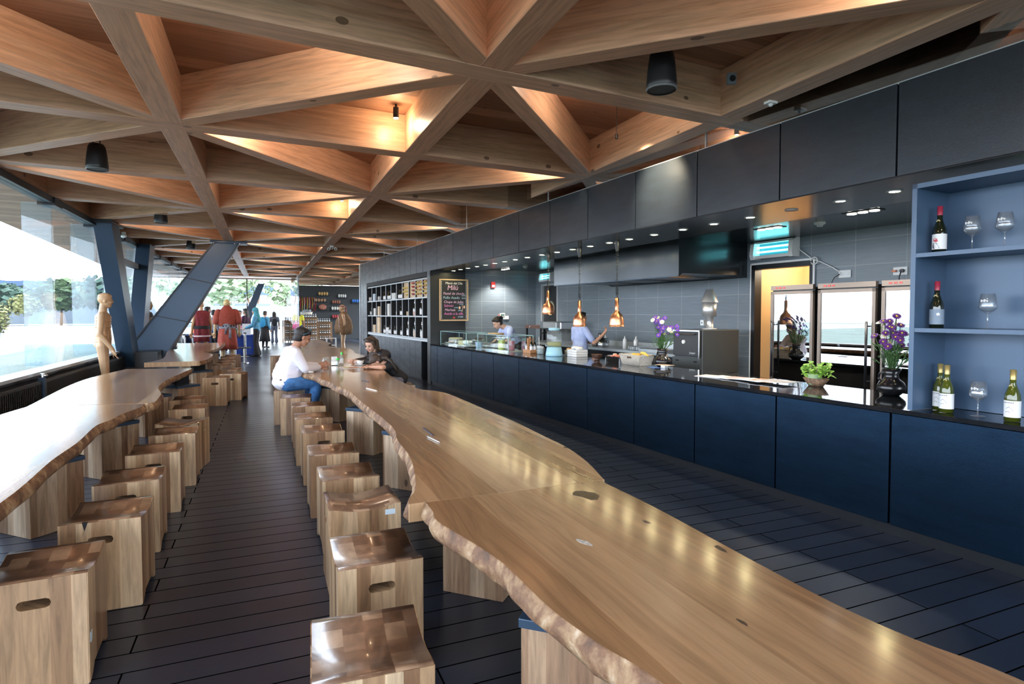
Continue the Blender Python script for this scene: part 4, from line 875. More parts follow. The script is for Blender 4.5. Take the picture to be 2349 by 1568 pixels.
b = MB(); b.lathe([(0, 0), (.055, 0), (.098, .055), (.093, .058), (.05, .02), (0, .02)], seg=14, sx=.62); b.build('wooden_bowl', mat('carved_bowl_wood', (.20, .12, .07), .7, var=.5, vscale=40, bump=.5), t)
b = MB(); b.lathe([(0, .01), (.042, .01), (.050, .085), (0, .085)], c=(0, .01, 0), seg=16); b.build('inner_pot', mat('pale_green_pot', (.30, .42, .24), .6), t)
lm = MB(); st = MB()
for i in range(62):
    a = r.uniform(0, 6.28); rr = .115*math.sqrt(r.random()); c_ = Vector((rr*.7*math.cos(a), rr*math.sin(a)-.02, .125+r.uniform(-.045, .045)-.25*rr+(.02 if rr > .06 else 0)))
    st.tube([(0, .0, .07), c_*.6+Vector((0, 0, .04)), c_], .0015, seg=4)
    rot = Vector((r.uniform(-.9, .3), r.uniform(-.6, .6), .8)).normalized().to_track_quat('Z', 'Y').to_matrix()
    for k in range(3): an = k*2.1+r.random(); lm.blob(c_+rot @ Vector((.010*math.cos(an), .010*math.sin(an), 0)), (.014, .012, .002), rot, sub=1)
st.build('stems', LG, t); lm.build('leaves', LG, t)
# magazines
for i, (u, w, rz, c_, l) in enumerate([(2.0, .42, 12, (.74, .60, .58), 'pale pink magazine at the far end of the magazine spread'), (1.86, .44, -4, (.70, .72, .74), 'white edged magazine under the pink one'), (1.68, .46, 9, (.72, .38, .36), 'magazine with faded red cover in the middle of the spread'), (1.50, .45, -7, (.60, .62, .66), 'grey white magazine in the overlapping spread'), (1.38, .47, 6, (.58, .26, .14), 'magazine with orange and yellow cover picture'), (1.30, .50, -2, (.34, .30, .28), 'dark covered magazine closest to the green plant')]):
    o = thing('magazine', l, 'magazine', K(u, w, ZC+.004*i), KA+R(rz)); b = MB(); b.box(-.105, .105, -.145, .145, 0, .0035); b.build('pages', PAPER, o)
    b = MB(); b.box(-.103, .103, -.143, .143, .0036, .0042); b.build('cover', mat('magazine_cover_%d' % i, c_, .4, var=.5, vscale=16), o)
    if i == 4: b = MB(); b.box(-.02, .09, -.13, .02, .0043, .0047); b.build('cover_picture', mat('cover_yellow', (.78, .55, .06), .4), o)
t = sheet('postcard', 'small card lying on a little stand by the vase', 'card', K(2.98, 1.0-.35, ZC+.03), KA+.2, .12, .2, mat('card_peach', (.65, .48, .36), .5)); b = MB(); b.box(-.03, .03, -.03, .03, -.03, 0); b.build('stand', PAPER, t)
sheet('leaflet', 'blue and white leaflet beside the vase foot', 'leaflet', K(3.05, .56, ZC), KA-.3, .12, .17, mat('leaflet_blue', (.10, .2, .5), .5, var=.6, vscale=20))
# basket
t = thing('wicker_basket', 'pale woven rectangular basket with fruit and hand slots', 'basket', K(3.43, .60, ZC), KA)
b = MB(); W0, W1, L0, L1, H = .09, .115, .165, .20, .125
def ring(wx, ly, z): return [Vector((-wx, -ly, z)), Vector((wx, -ly, z)), Vector((wx, ly, z)), Vector((-wx, ly, z))]
for (a0, a1) in ((0, 1),):
    A, B_ = ring(W0, L0, 0), ring(W1, L1, H); A2, B2 = ring(W0-.008, L0-.008, .008), ring(W1-.008, L1-.008, H)
    V = [[b.bm.verts.new(p) for p in rr_] for rr_ in (A, B_, B2, A2)]
    for q in range(3):
        for k in range(4): b.bm.faces.new((V[q][k], V[q][(k+1) % 4], V[q+1][(k+1) % 4], V[q+1][k]))
    b.bm.faces.new(V[0]); b.bm.faces.new(V[3][::-1])
WICK = mat('pale_wicker', (.60, .55, .48), .75, bump=.6, bscale=90, var=.2, vscale=60)
b.build('basket_body', WICK, t)
b = MB(); pts = ring(W1, L1, H); 
for k in range(4): b.tube([pts[k], pts[(k+1) % 4]], .007, seg=6)
for i in range(24):
    y = -L0+.014*i; b.tube([(-W0-.002, y, 0), (-W1-.003, y*L1/L0, H)], .0038, seg=4)
b.build('weave', WICK, t)
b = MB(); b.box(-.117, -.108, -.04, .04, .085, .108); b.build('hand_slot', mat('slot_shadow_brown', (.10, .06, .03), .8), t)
for p, rad, m, nm, l in ((( -.02, -.05, .11), (.04,)*3, (.75, .42, .08), 'mango', 'yellow orange fruit in the basket'), ((.0, .05, .105), (.04,)*3, (.72, .50, .10), 'orange', 'round orange at the far side of the basket')):
    b = MB(); b.blob((0, 0, 0), rad, sub=3); lab(b.build(nm, mat(nm, m, .4), loc=K(3.43+p[1], .60+p[0], ZC+p[2])), l, 'fruit')
b = MB(); b.tube([(0, -.07, 0), (-.02, -.02, .03), (-.02, .04, .035), (0, .09, .01)], [.01, .019, .019, .008], seg=7); lab(b.build('banana', mat('banana_yellow', (.72, .52, .10), .5), loc=K(3.27, .60, ZC+.12)), 'banana lying over the basket end near the vase', 'banana')
# steel pan with salmon pieces
def gn(label, u, w, m, top, name='food_pan', tl='pink sliced salmon', tm=(.80, .26, .17)):
    t = thing(name, label, 'tray', K(u, w, ZC), KA)
    b = MB(); b.prism([(-.12, .07), (-.13, .07), (-.095, 0), (.095, 0), (.13, .07), (.12, .07), (.088, .008), (-.088, .008)], -.15, .15, 'xz'); b.box(-.12, .12, -.15, -.146, .0, .07); b.box(-.12, .12, .146, .15, 0, .07); b.build('tray_body', m, t)
    b = MB(); r_ = random.Random(u)
    for i in range(16): b.blob((r_.uniform(-.08, .08), r_.uniform(-.12, .12), .062+r_.uniform(0, .025)), (.035, .02, .012), Matrix.Rotation(r_.random()*3, 3, 'Z'), sub=1)
    b.build(top, mat(top, tm, .5, var=.25, vscale=30), t)
gn('steel tray heaped with pink food beside the wicker basket', 3.93, .72, CHROME, 'pink_food')
gn('white square dish piled with food by the salmon tray', 3.62+.42, 1.0-.16, WHITE, 'white_food', tm=(.70, .55, .45))
t = thing('twig_bowl', 'small dark brown twisted twig bowl', 'bowl', K(4.22, .56, ZC))
TW = mat('dark_twig', (.07, .03, .018), .5)
b = MB(); b.lathe([(0, 0), (.035, 0), (.04, .01), (.028, .025), (.055, .045), (.07, .085), (.062, .085), (.045, .05), (0, .035)], seg=22); b.build('bowl_body', TW, t)
b = MB()
for k in range(3):
    z = .05+.013*k; b.tube([((.060+.004*k+.005*math.sin(i*2.3))*math.cos(i*.3), (.060+.004*k+.005*math.sin(i*2.3))*math.sin(i*.3), z+.008*math.cos(i*2.1)) for i in range(22)], .006, seg=5)
b.build('twigs', TW, t)
t = thing('tub_stack', 'stack of white rectangular tubs topped with folded white cloths', 'tub', K(4.95, .72, ZC), KA)
b = MB(); [b.box(-.10, .10, -.125, .005, .035*i, .033+.035*i, bev=.004) for i in range(3)]; [b.box(-.10, .10, .01, .125, .035*i, .033+.035*i, bev=.004) for i in range(3)]; b.build('tub', WHITE, t)
b = MB(); [b.blob((.02*(i % 3)-.02, -.09+.036*i, .118+.012*(i % 2)), (.07, .03, .02), sub=2) for i in range(6)]; b.build('folded_cloth', PAPER, t)
t = thing('drink_dispenser', 'big glass drink dispenser with pale blue lid and base', 'dispenser', K(5.2, .47, ZC)); PB = mat('pale_blue_enamel', (.33, .60, .74), .35)
b = MB(); b.lathe([(.0, 0), (.125, 0), (.13, .01), (.108, .135), (0, .14)], seg=32); b.build('base', PB, t)
b = MB(); b.lathe([(.105, .14), (.112, .16), (.112, .325), (.100, .36), (.078, .378), (.078, .40)], seg=32); b.build('glass_jar', JARG, t, True)
b = MB(); b.lathe([(0, .147), (.104, .147), (.104, .21), (0, .21)], seg=28); b.build('fruit_water', glass_mat('lemon_water', (.80, .84, .55), 1., body=.35, bcol=(.70, .66, .30)), t)
b = MB(); [b.blob((.07*math.cos(i*1.1), .07*math.sin(i*1.1), .155+.01*(i % 3)), (.025, .025, .005), Matrix.Rotation(i, 3, 'X'), sub=1) for i in range(9)]; b.build('fruit_slices', YEL, t)
b = MB(); b.lathe([(.084, .385), (.086, .42), (0, .425)], seg=28); b.build('lid', PB, t)
b = MB(); b.cyl((-.14, -.0, .16), .014, .014, .03, axis='x'); b.build('tap', CHROME, t)
t = thing('plate_stack', 'stack of small plates with biscuits behind the dispenser', 'plates', K(5.15, .84-.1, ZC))
b = MB(); [b.lathe([(0, .02*i), (.05, .02*i), (.10, .016+.02*i), (.10, .02+.02*i), (0, .008+.02*i)], seg=24) for i in range(4)]; b.build('plates', mat('olive_plate', (.45, .42, .32), .4), t); b = MB(); [b.blob((.05*math.cos(i), .05*math.sin(i), .10), (.03, .03, .018), sub=1) for i in range(6)]; b.build('biscuits', mat('biscuit', (.62, .36, .16), .6), t)
t = thing('sugar_sachet_pot', 'glass pot bristling with upright white straws and sachets', 'pot', K(5.63, .48, ZC))
b = MB(); b.lathe([(0, 0), (.06, 0), (.066, .10), (.062, .10), (.056, .006), (0, .006)], seg=20); b.build('pot', JARG, t)
b = MB()
for i in range(26): a = i*2.4; rr = .05*math.sqrt(i/26); b.box(rr*math.cos(a)-.009, rr*math.cos(a)+.009, rr*math.sin(a)-.002, rr*math.sin(a)+.002, .008, .11+.03*((i*7) % 5)/5)
b.build('sachets', PAPER, t); b = MB(); b.tube([(0, .05, .01), (0, .06, .27)], .004, seg=6); b.build('tall_straw', WHITE, t)
# wooden caddy with oil bottles
t = thing('wooden_bottle_caddy', 'small orange wood carrier with a middle board for oil bottles', 'caddy', K(5.97, .48, ZC), KA)
CAD = mat('orange_pine', (.50, .24, .11), .5)
b = MB(); b.box(-.06, .06, -.125, .125, 0, .012); [b.box(x-.004, x+.004, -.125, .125, 0, .055) for x in (-.06, .06)]; [b.box(-.06, .06, y-.004, y+.004, 0, .055) for y in (-.121, .121)]; b.build('tray', CAD, t)
b = MB(); b.box(-.006, .006, -.02, .02, .012, .26); b.box(-.05, .05, -.012, .012, .012, .24); b.build('handle_board', CAD, t)
ob = bottle('oil_bottle', 'slim dark oil bottle with white label in the wooden caddy', 'bottle', BOTG, BLACK, LABELM, .25, .026, group='oil bottles in the wooden caddy'); ob.location = K(5.89, .46, ZC+.013)
for u, w in ((5.89, .52), (6.05, .46), (6.05, .52)): dup(ob, K(u, w, ZC+.013), 0, ob['label'])
# glass display cases
def case(label, u0, u1, w0, w1, h):
    t = thing('glass_display_case', label, 'display case', KO, KA); z0 = ZC
    b = MB(); b.box(w0, w0+.006, u0, u1, z0, z0+h); b.box(w0, w1, u0, u0+.006, z0, z0+h); b.box(w0, w1, u1-.006, u1, z0, z0+h); b.box(w0, w1, u0, u1, z0+h, z0+h+.006); b.build('glass_panes', CASEG, t)
    b = MB()
    for (x, y) in ((w0, u0), (w0, u1), (w1, u0), (w1, u1)): b.box(x-.005, x+.005, y-.005, y+.005, z0, z0+h+.007)
    for x in (w0, w1): b.box(x-.005, x+.005, u0, u1, z0+h, z0+h+.008)
    for y in (u0, u1): b.box(w0, w1, y-.005, y+.005, z0+h, z0+h+.008)
    b.build('edge_rim', mat('pale_glass_edge', (.38, .62, .62), .2) if 'pale_glass_edge' not in bpy.data.materials else bpy.data.materials['pale_glass_edge'], t)
    b = MB(); b.box(w0+.01, w1-.01, u0+.01, u1-.01, z0+.0, z0+.006); b.build('base_sheet', ALU, t); return t
case('glass display case of cakes in front of the menu board', 8.0, 9.42, .20, .62, .26)
case('glass display case full of tumblers and juice jugs', 5.95+.25, 7.45, .20, .66, .265)
def lbar(label, cat, name, u, w, prof, m, z=ZC+.006, seg=24, group=None):
    b = MB(); b.lathe(prof, seg=seg); return lab(b.build(name, m, loc=K(u, w, z)), label, cat, group)
t = thing('cake_stand', 'white cake stand with a flat tart in the display case', 'cake stand', K(9.0, .38, ZC+.007))
b = MB(); b.lathe([(0, 0), (.06, 0), (.025, .02), (.018, .07), (.03, .085), (.15, .095), (.15, .10), (0, .10)], seg=28); b.build('stand', WHITE, t); b = MB(); b.lathe([(0, .10), (.14, .10), (.145, .125), (.12, .135), (0, .13)], seg=28); b.build('tart', mat('tart_cream', (.75, .62, .40), .5, var=.25, vscale=30), t)
t = thing('glass_cake_stand', 'low cake stand with chocolate cake behind the cake case', 'cake stand', K(8.15, .52, ZC+.007)); b = MB(); b.lathe([(0, 0), (.05, 0), (.015, .02), (.015, .10), (.13, .11), (.13, .115), (0, .115)], seg=24); b.build('stand', WHITE, t); b = MB(); b.lathe([(0, .115), (.07, .115), (.07, .16), (0, .16)], seg=20); b.build('chocolate_cake', mat('chocolate', (.06, .025, .015), .5), t)
t = thing('sheet_cake', 'long frosted loaf cake on a board in the display case', 'cake', K(8.55, .38, ZC+.012), KA); b = MB(); b.box(-.07, .07, -.16, .16, 0, .085, bev=.012); b.build('cake_body', mat('pale_sponge', (.80, .68, .40), .7, var=.2, vscale=40), t); b = MB(); b.box(-.11, .11, -.2, .2, -.006, 0); b.build('cake_board', WHITE, t)
b = MB(); r = random.Random(2); [b.blob((r.uniform(-.06, .06), r.uniform(-.12, .12), r.uniform(.02, .09)), .028, sub=1) for i in range(30)]; lab(b.build('meringue_pile', WHITE, loc=K(8.23, .33, ZC+.006)), 'heap of white meringue pieces in the cake display case', 'meringue')
t = thing('square_platter', 'white square platter of pastries at the case corner', 'platter', K(9.22, .40, ZC+.02), KA); b = MB(); b.box(-.13, .13, -.13, .13, 0, .012); b.build('platter', WHITE, t); b = MB(); [b.blob((-.06+.05*(i % 3), -.07+.06*(i//3), .025), (.024, .03, .016), sub=1) for i in range(9)]; b.build('pastries', mat('pastry', (.55, .33, .16), .6), t)
t = thing('blue_plastic_tub', 'pale blue rectangular tub between the two display cases', 'tub', K(7.72, .42, ZC), KA); b = MB(); b.prism([(-.10, .10), (-.08, 0), (.08, 0), (.10, .10)], -.13, .13, 'xz'); b.build('tub_body', mat('pale_blue_plastic', (.42, .55, .72), .4), t)
sheet('serving_slate', 'dark slate board lying open in front of the blue tub', 'slate', K(7.86, .15, ZC), KA, .22, .32, BLACK, .01)
tg = None
for i in range(6):
    for j in range(3):
        u, w = 7.32-.085*i, .27+.09*j
        b = MB(); b.lathe([(0, 0), (.028, 0), (.036, .10), (.033, .10), (.026, .006), (0, .006)], seg=16)
        lab(b.build('tumbler', WINEG, loc=K(u, w, ZC+.007)), 'clear glass tumbler in the ranks inside the jug case', 'glass', 'tumblers in the display case')
for u, w, m, l in ((6.72, .33, (.82, .78, .12), 'jug of bright yellow juice in the display case'), (6.50, .40, (.62, .10, .17), 'jug of pink red juice beside the yellow juice'), (6.32, .58, (.28, .02, .08), 'jug of dark berry juice at the end of the case')):
    t = thing('juice_jug', l, 'jug', K(u, w, ZC+.007)); b = MB(); b.lathe([(0, .004), (.058, .004), (.06, .02), (.066, .10), (.058, .165), (0, .17)], seg=22); b.build('juice', mat(l[7:22].replace(' ', '_'), m, .2), t)
    b = MB(); b.lathe([(.062, 0), (.066, .02), (.071, .10), (.06, .18), (.064, .215)], seg=22); b.build('jug_glass', JARG, t, True)
t = thing('straw_bowl', 'white bowl of straws and spoons on the tumbler case', 'bowl', K(7.0, .46, ZC+.13)); b = MB(); b.lathe([(0, 0), (.05, 0), (.085, .06), (.08, .06), (.045, .006), (0, .006)], seg=22); b.build('bowl_body', WHITE, t)
b = MB(); [b.tube([(.03*math.cos(i), .03*math.sin(i), .01), (.07*math.cos(i), .07*math.sin(i), .13)], .004, seg=5) for i in range(10)]; b.build('straws', PAPER, t)
b = MB(); b.box(-.085, .085, -.085, .085, -.03, -.001); b.build('riser', CASEG, t); b = MB(); [b.cyl((x, y, -.124), .006, .006, .094) for x in (-.07, .07) for y in (-.07, .07)]; b.build('riser_legs', ALU, t)
t = thing('bread_board', 'round wooden board lying on top of the display case', 'board', K(7.2, .45, ZC+.273)); b = MB(); b.lathe([(0, 0), (.15, 0), (.15, .012), (0, .012)], seg=28); b.build('board', LIGHTWOOD, t)
# ---------------------------------------------------------------- back counter
t = thing('back_counter', 'stainless work counter along the tiled kitchen wall', 'counter', KO, KA)
b = MB(); b.box(1.95, 2.58, 3.95, 8.4, .86, .90); b.box(2.55, 2.58, 3.95, 8.4, .90, 1.0); b.build('steel_top', ALU, t)
b = MB(); b.box(1.98, 2.55, 3.97, 8.38, .1, .86); b.build('cupboards', STEELDARK, t)
t = thing('stock_pot', 'wide steel pot on the back counter', 'pot', K(6.38, 2.15, .90)); b = MB(); b.lathe([(0, 0), (.15, 0), (.155, .01), (.155, .155), (.148, .155), (.14, .01), (0, .01)], seg=30); b.build('pot_body', CHROME, t); b = MB(); [b.tube([(0, s_*.15, .12), (0, s_*.19, .12), (0, s_*.19, .09), (0, s_*.15, .09)], .007, seg=6) for s_ in (-1, 1)]; b.build('handle', BLACK, t)
sq = None
for u, w, l in ((6.55, 2.38, 'white squeeze bottle behind the steel pot'), (5.68, 2.15, 'tall squeeze bottle alone on the back counter'), (5.45, 2.2, 'squeeze bottle of the close pair, nearer the oven side'), (5.56, 2.3, 'rear squeeze bottle of the pair near the oven')):
    t = thing('squeeze_bottle', l, 'bottle', K(u, w, .90)); b = MB(); b.lathe([(0, 0), (.034, 0), (.034, .15), (.02, .17), (0, .17)], seg=16); b.build('bottle_body', WHITE, t); b = MB(); b.lathe([(.022, .168), (.012, .185), (.004, .22), (0, .22)], seg=12); b.build('nozzle', PAPER, t)
t = thing('griddle_screen', 'low steel splash screen beside the oven', 'screen', K(4.75, 2.1, .90), KA); b = MB(); b.box(-.2, .25, -.24, .24, 0, .05); b.box(.22, .25, -.24, .24, 0, .16); b.build('griddle', ALU, t)
t = thing('cup_rack', 'wire rack of upturned cups on the back counter', 'rack', K(5.2, 2.05, .90), KA)
for y in (-.15, 0, .15): b = MB(); b.box(-.08, .08, y, y+.006, 0, .07); b.build('wire', CHROME, t)
b = MB(); [b.cyl((-.04, -.12+.05*i, .01), .018, .022, .05) for i in range(6)]; b.build('cup', ALU, t)
t = thing('espresso_machine', 'chrome espresso machine with levers behind the drink dispenser', 'coffee machine', K(7.9, 2.2, .90), KA)
b = MB(); b.box(-.22, .22, -.42, .42, .28, .44, bev=.02); b.box(-.22, .22, -.42, .42, 0, .05); b.box(.05, .22, -.40, .40, .05, .3); b.build('machine_body', CHROME, t)
b = MB(); [b.cyl((-.14, y, .2), .035, .035, .09) for y in (-.22, 0, .22)]; [b.tube([(-.14, y, .22), (-.30, y, .2)], .012, seg=8) for y in (-.22, 0, .22)]; b.build('brew_group', BLACK, t)
b = MB(); b.box(-.235, -.22, -.25, .25, .31, .42); b.build('front_plate', ALU, t)
t = thing('brown_wall_hutch', 'brown shelf bracket with black knob beside the espresso machine', 'shelf', K(8.75, 2.3, 1.18), KA); b = MB(); b.box(-.25, .25, -.34, .34, 0, .07); b.build('shelf_body', mat('brown_lacquer', (.11, .06, .05), .4), t); b = MB(); b.cyl((-.27, .1, .035), .02, .02, .02, axis='x'); b.build('knob', ALU, t)
b = MB(); [b.box(x-.015, x+.015, y-.015, y+.015, -1.18, 0) for x in (-.22, .22) for y in (-.31, .31)]; b.build('leg', STEELDARK, t)
# ================================================================ SPEAKERS AND CEILING FITTINGS
def speaker(label, x, y, z=3.08):
    t = thing('pendant_speaker', label, 'speaker', (x, y, z), 0)
    b = MB(); b.lathe([(0, .012), (.082, .012), (.092, 0), (.102, .01), (.104, .04), (.095, .14), (.082, .235), (.066, .27), (0, .275)], seg=34); b.build('speaker_body', BLACK, t, True)
    b = MB(); b.lathe([(.098, -.001), (.104, .004), (.106, .012), (.1, .01), (.094, .001)], seg=34); b.build('rim_ring', mat('grey_rim', (.16, .17, .18), .4) if 'grey_rim' not in bpy.data.materials else bpy.data.materials['grey_rim'], t)
    b = MB(); b.lathe([(0, .004), (.085, .006)], seg=30); b.build('grille', mat('speaker_grille', (.05, .052, .055), .5, bump=.6, bscale=400) if 'speaker_grille' not in bpy.data.materials else bpy.data.materials['speaker_grille'], t)
    b = MB(); [b.cyl((x_, 0, .26), .005, .005, 3.53-z-.26) for x_ in (-.03, .03)]; b.build('suspension_rod', BLACKM, t)
speaker('black pendant speaker above the bar aisle, closest to the camera', 2.53, 3.38, 3.03); speaker('black pendant speaker over the second window side table', -1.63, 7.55, 3.03)
speaker('third black pendant speaker along the window side', -1.60, 11.5, 3.03); speaker('small far black pendant speaker before the leaning strut', -1.60, 15.9, 3.03)
t = thing('junction_box', 'grey junction box with round dark socket fixed at a beam corner', 'box', (3.45, 3.72, 3.36), R(-20)); b = MB(); b.box(-.035, .035, -.04, .0, -.04, .045, bev=.004); b.build('box_body', mat('grey_box', (.22, .27, .33), .5), t); b = MB(); b.cyl((0, -.046, 0), .024, .024, .006, axis='y'); b.build('socket', BLACK, t)
for x, y, l in ((1.20, 5.78, 'bright spotlight between the ceiling beams, closest to the camera'), (1.22, 10.33, 'second bright spotlight further along the ceiling beams')):
    t = thing('beam_spotlight', l, 'spotlight', (x, y, 3.40)); b = MB(); b.cyl((0, 0, 0), .028, .028, .10); b.cyl((0, 0, .10), .01, .01, .032); b.build('spot_body', BLACK, t); b = MB(); b.cyl((0, 0, -.005), .022, .022, .006); b.build('lens', SPOTW, t)
    lamp('spot_glow', 'POINT', (0, 0, -.05), 6, (1, .72, .42), .03, parent=t)
    lamp('spot_cone', 'SPOT', (0, 0, -.02), 30, (1, .8, .55), .03, (R(10), R(6), 0), 75, t)
for x, y in [(x_, ny(x_, k_)+.24) for k_ in range(-1, 12) for x_ in ((-1.35, .35, 2.55) if k_ % 2 else (-.15, 1.05, 3.05))]:  # spotlights added out of view behind beams to warm and brighten the ceiling
    t = thing('beam_spotlight', 'added small black spotlight hidden behind a ceiling beam', 'spotlight', (x, y, 3.44), group='added ceiling spotlights out of view'); b = MB(); b.cyl((0, 0, 0), .026, .026, .088); b.build('spot_body', BLACK, t); b = MB(); b.cyl((0, 0, -.004), .02, .02, .005); b.build('lens', LEDW, t)
    lamp('spot_glow', 'POINT', (0, 0, -.04), 14.5, (1, .84, .64), .03, parent=t)
t = thing('panel_spotlight', 'small spotlight aimed at the black fascia panels', 'spotlight', (3.18, 4.95, 3.20)); b = MB(); b.cyl((0, 0, 0), .014, .014, .045); b.cyl((0, 0, .045), .003, .003, .287); b.build('spot_body', BLACK, t)
lamp('panel_spot', 'SPOT', (0, 0, -.01), 200, (1, .84, .58), .04, (0, R(-54), R(4)), 70, t, .9)
t = thing('security_camera', 'white cluster of dome cameras under a ceiling beam', 'camera', (1.52, 14.95, 3.148)); b = MB(); b.cyl((0, 0, -.03), .05, .05, .03); b.build('mount', WHITE, t)
for dx, dz in ((-.07, -.08), (.0, -.05), (.09, -.07)): b = MB(); b.blob((dx, 0, dz), .042, sub=2); o = b.build('camera_head', WHITE, t, True); b = MB(); b.blob((dx-.01, -.03, dz-.01), .022, sub=1); b.build('camera_lens', BLACK, o)
t = thing('security_camera', 'small white camera on the window side beam', 'camera', (-2.62, 14.1, 3.10), R(30)); b = MB(); b.blob((0, 0, -.03), (.05, .09, .04), sub=2); b.box(-.03, .03, -.03, .03, 0, .05); b.build('camera_body', WHITE, t)
t = thing('motion_sensor', 'small white sensor stuck on the glass rail beam', 'sensor', K(.87, -.16, 3.12)); b = MB(); b.box(-.04, .04, -.03, .03, .012, .03); b.blob((0, 0, .008), .018); b.build('sensor_body', WHITE, t)
# ================================================================ STEEL COLUMNS AND STRUT
def steel(name, label, poly, a0, a1, plane, seams=(), m=STEEL):
    t = thing(name, label, 'steel column'); b = MB(); b.prism(poly, a0, a1, plane); b.build('box_section', m, t); t['kind'] = 'thing'; return t
t = steel('steel_column', 'slanting blue grey steel column beside the carved wooden man', [(12.45, 3.15), (13.05, 3.15), (14.95, .25), (14.35, .25)], -2.78, -2.50, 'yz')
b = MB(); b.box(-2.80, -2.45, 12.3, 13.2, 3.10, 3.149); b.build('cap_plate', STEELDARK, t)
t = steel('steel_column', 'steel column leaning away from the first, meeting it at the base', [(16.3, 3.15), (16.95, 3.15), (15.35, .25), (14.75, .25)], -2.78, -2.50, 'yz')
b = MB(); b.box(-2.76, -2.66, 13.2, 16.4, 2.52, 2.64); b.build('cross_tie', STEELDARK, t)
t = thing('steel_strut', 'wide inclined blue grey steel strut rising from the window to a beam', 'steel strut')
b = MB(); b.prism([(-2.95, .40), (-2.1, .40), (-2.02, .56), (-.53, 3.11), (-1.07, 3.11), (-2.85, .62)], 14.98, 15.26, 'xz'); b.build('box_section', STEEL, t)
b = MB()
for f in (.02, .34, .68):
    xl, zl = -2.85+f*1.78, .62+f*2.49; xr, zr = -2.02+f*1.49, .56+f*2.55-.12
    b.prism([(xl, zl), (xr, zr), (xr, zr-.02), (xl, zl-.02)], 14.972, 14.98, 'xz')
b.prism([(-2.85, .62), (-2.82, .61), (-1.04, 3.10), (-1.07, 3.11)], 14.955, 14.98, 'xz'); b.prism([(-2.02, .56), (-2.05, .57), (-.56, 3.10), (-.53, 3.11)], 14.955, 14.98, 'xz')
b.build('welded_edges', STEELDARK, t)
b = MB(); b.box(-1.12, -.36, 14.9, 15.35, 3.105, 3.149); b.build('top_plate', STEEL, t); b = MB(); [b.cyl((x, 14.94, 3.09), .014, .014, .015) for x in (-1.05, -.62, -.52, -.43)]; b.build('bolt', CHROME, t)
t = thing('column_plinth_block', 'dark steel base block where the slanting columns meet', 'steel base'); b = MB(); b.prism([(14.2, 0), (15.6, 0), (15.4, .70), (14.3, .70)], -2.80, -2.1, 'yz'); b.build('base_block', STEELDARK, t)
t = steel('steel_strut', 'far inclined steel strut seen beyond the glazed front', [(-1.55, 0), (-1.1, 0), (.0, 3.0), (-.3, 3.0)], 32.0, 32.3, 'xz')
b = MB(); b.box(-1.85, -1.0, 31.8, 32.5, -.16, 0); b.build('footing', STEELDARK, t)
# heaters under the windows
for y0, y1, l in ((2.0, 5.9, 'long black ribbed heater cabinet beside the closest window side table'), (6.0, 9.26, 'black ribbed heater cabinet with pipe at its far end'), (9.40, 12.25, 'black ribbed heater cabinet before the carved wooden man'), (12.36, 14.1, 'last short heater cabinet by the slanting column')):
    t = thing('heater_cabinet', l, 'heater', (-2.725, (y0+y1)/2, 0)); L = (y1-y0)/2
    b = MB(); b.box(-.09, .07, -L, L, .04, .64, bev=.006); b.box(-.07, .05, -L+.05, L-.05, 0, .04); b.build('heater_body', BLACK, t)
    b = MB(); [b.box(.07, .076, -L+.02+.06*i, -L+.045+.06*i, .10, .60) for i in range(int(2*L/.06))][:0]; b.box(.07, .076, -L+.02, L-.02, .1, .6); b.build('ribbed_front', mat('ribbed_black', (.018, .02, .024), .5, bump=.5, bscale=200) if 'ribbed_black' not in bpy.data.materials else bpy.data.materials['ribbed_black'], t)
for y in (9.33, 12.30):
    t = thing('heater_pipe_post', 'blue grey post with silver valve between two heater cabinets', 'pipe', (-2.66, y, 0), group='posts between heaters'); b = MB(); b.box(-.04, .03, -.035, .035, 0, .68); b.build('post', STEEL, t); b = MB(); b.cyl((0, 0, .68), .03, .03, .05); b.blob((.03, 0, .70), .028); b.build('valve', CHROME, t)
# ================================================================ PEOPLE AND CARVED FIGURES
V = Vector
def stand(h=1.7, arms='down', lean=0., stride=.0, wide=1.):
    s = h/1.75; J = {}
    J['hip'] = [V((x*.085*wide, 0, .93)) for x in (-1, 1)]; J['kn'] = [V((x*.095*wide, .03+x*stride*.5, .50)) for x in (-1, 1)]; J['an'] = [V((x*.10*wide, -.02+x*stride, .085)) for x in (-1, 1)]
    J['toe'] = [V((x*.115*wide, .14+x*stride, .035)) for x in (-1, 1)]
    J['pel'] = V((0, 0, .95)); J['chest'] = V((0, .02+lean, 1.42)); J['head'] = V((0, .05+lean*1.3, 1.63))
    J['sh'] = [V((x*.175*wide, lean, 1.41)) for x in (-1, 1)]
    if arms == 'down': J['el'] = [V((x*.235*wide, -.03, 1.12)) for x in (-1, 1)]; J['wr'] = [V((x*.245*wide, .06, .88)) for x in (-1, 1)]
    elif arms == 'front': J['el'] = [V((x*.22, .0, 1.14)) for x in (-1, 1)]; J['wr'] = [V((x*.09, .26, 1.14)) for x in (-1, 1)]
    elif arms == 'table': J['el'] = [V((x*.23, .08, 1.13)) for x in (-1, 1)]; J['wr'] = [V((x*.16, .33, 1.02)) for x in (-1, 1)]
    for k, v in J.items(): J[k] = [p*s for p in v] if isinstance(v, list) else v*s
    J['hd'] = [(J['wr'][i]-J['el'][i]).normalized() for i in (0, 1)]; J['s'] = s; J['H'] = Matrix(); return J
def frame(J):
    X = (J['sh'][1]-J['sh'][0]).normalized(); Z = (J['chest']-J['pel']).normalized(); Y = Z.cross(X).normalized(); Z2 = X.cross(Y); return Matrix((X, Y, Z2)).transposed()
TR = [(0., .158, .112), (.2, .150, .108), (.4, .138, .100), (.6, .148, .108), (.8, .162, .108), (.95, .150, .088)]
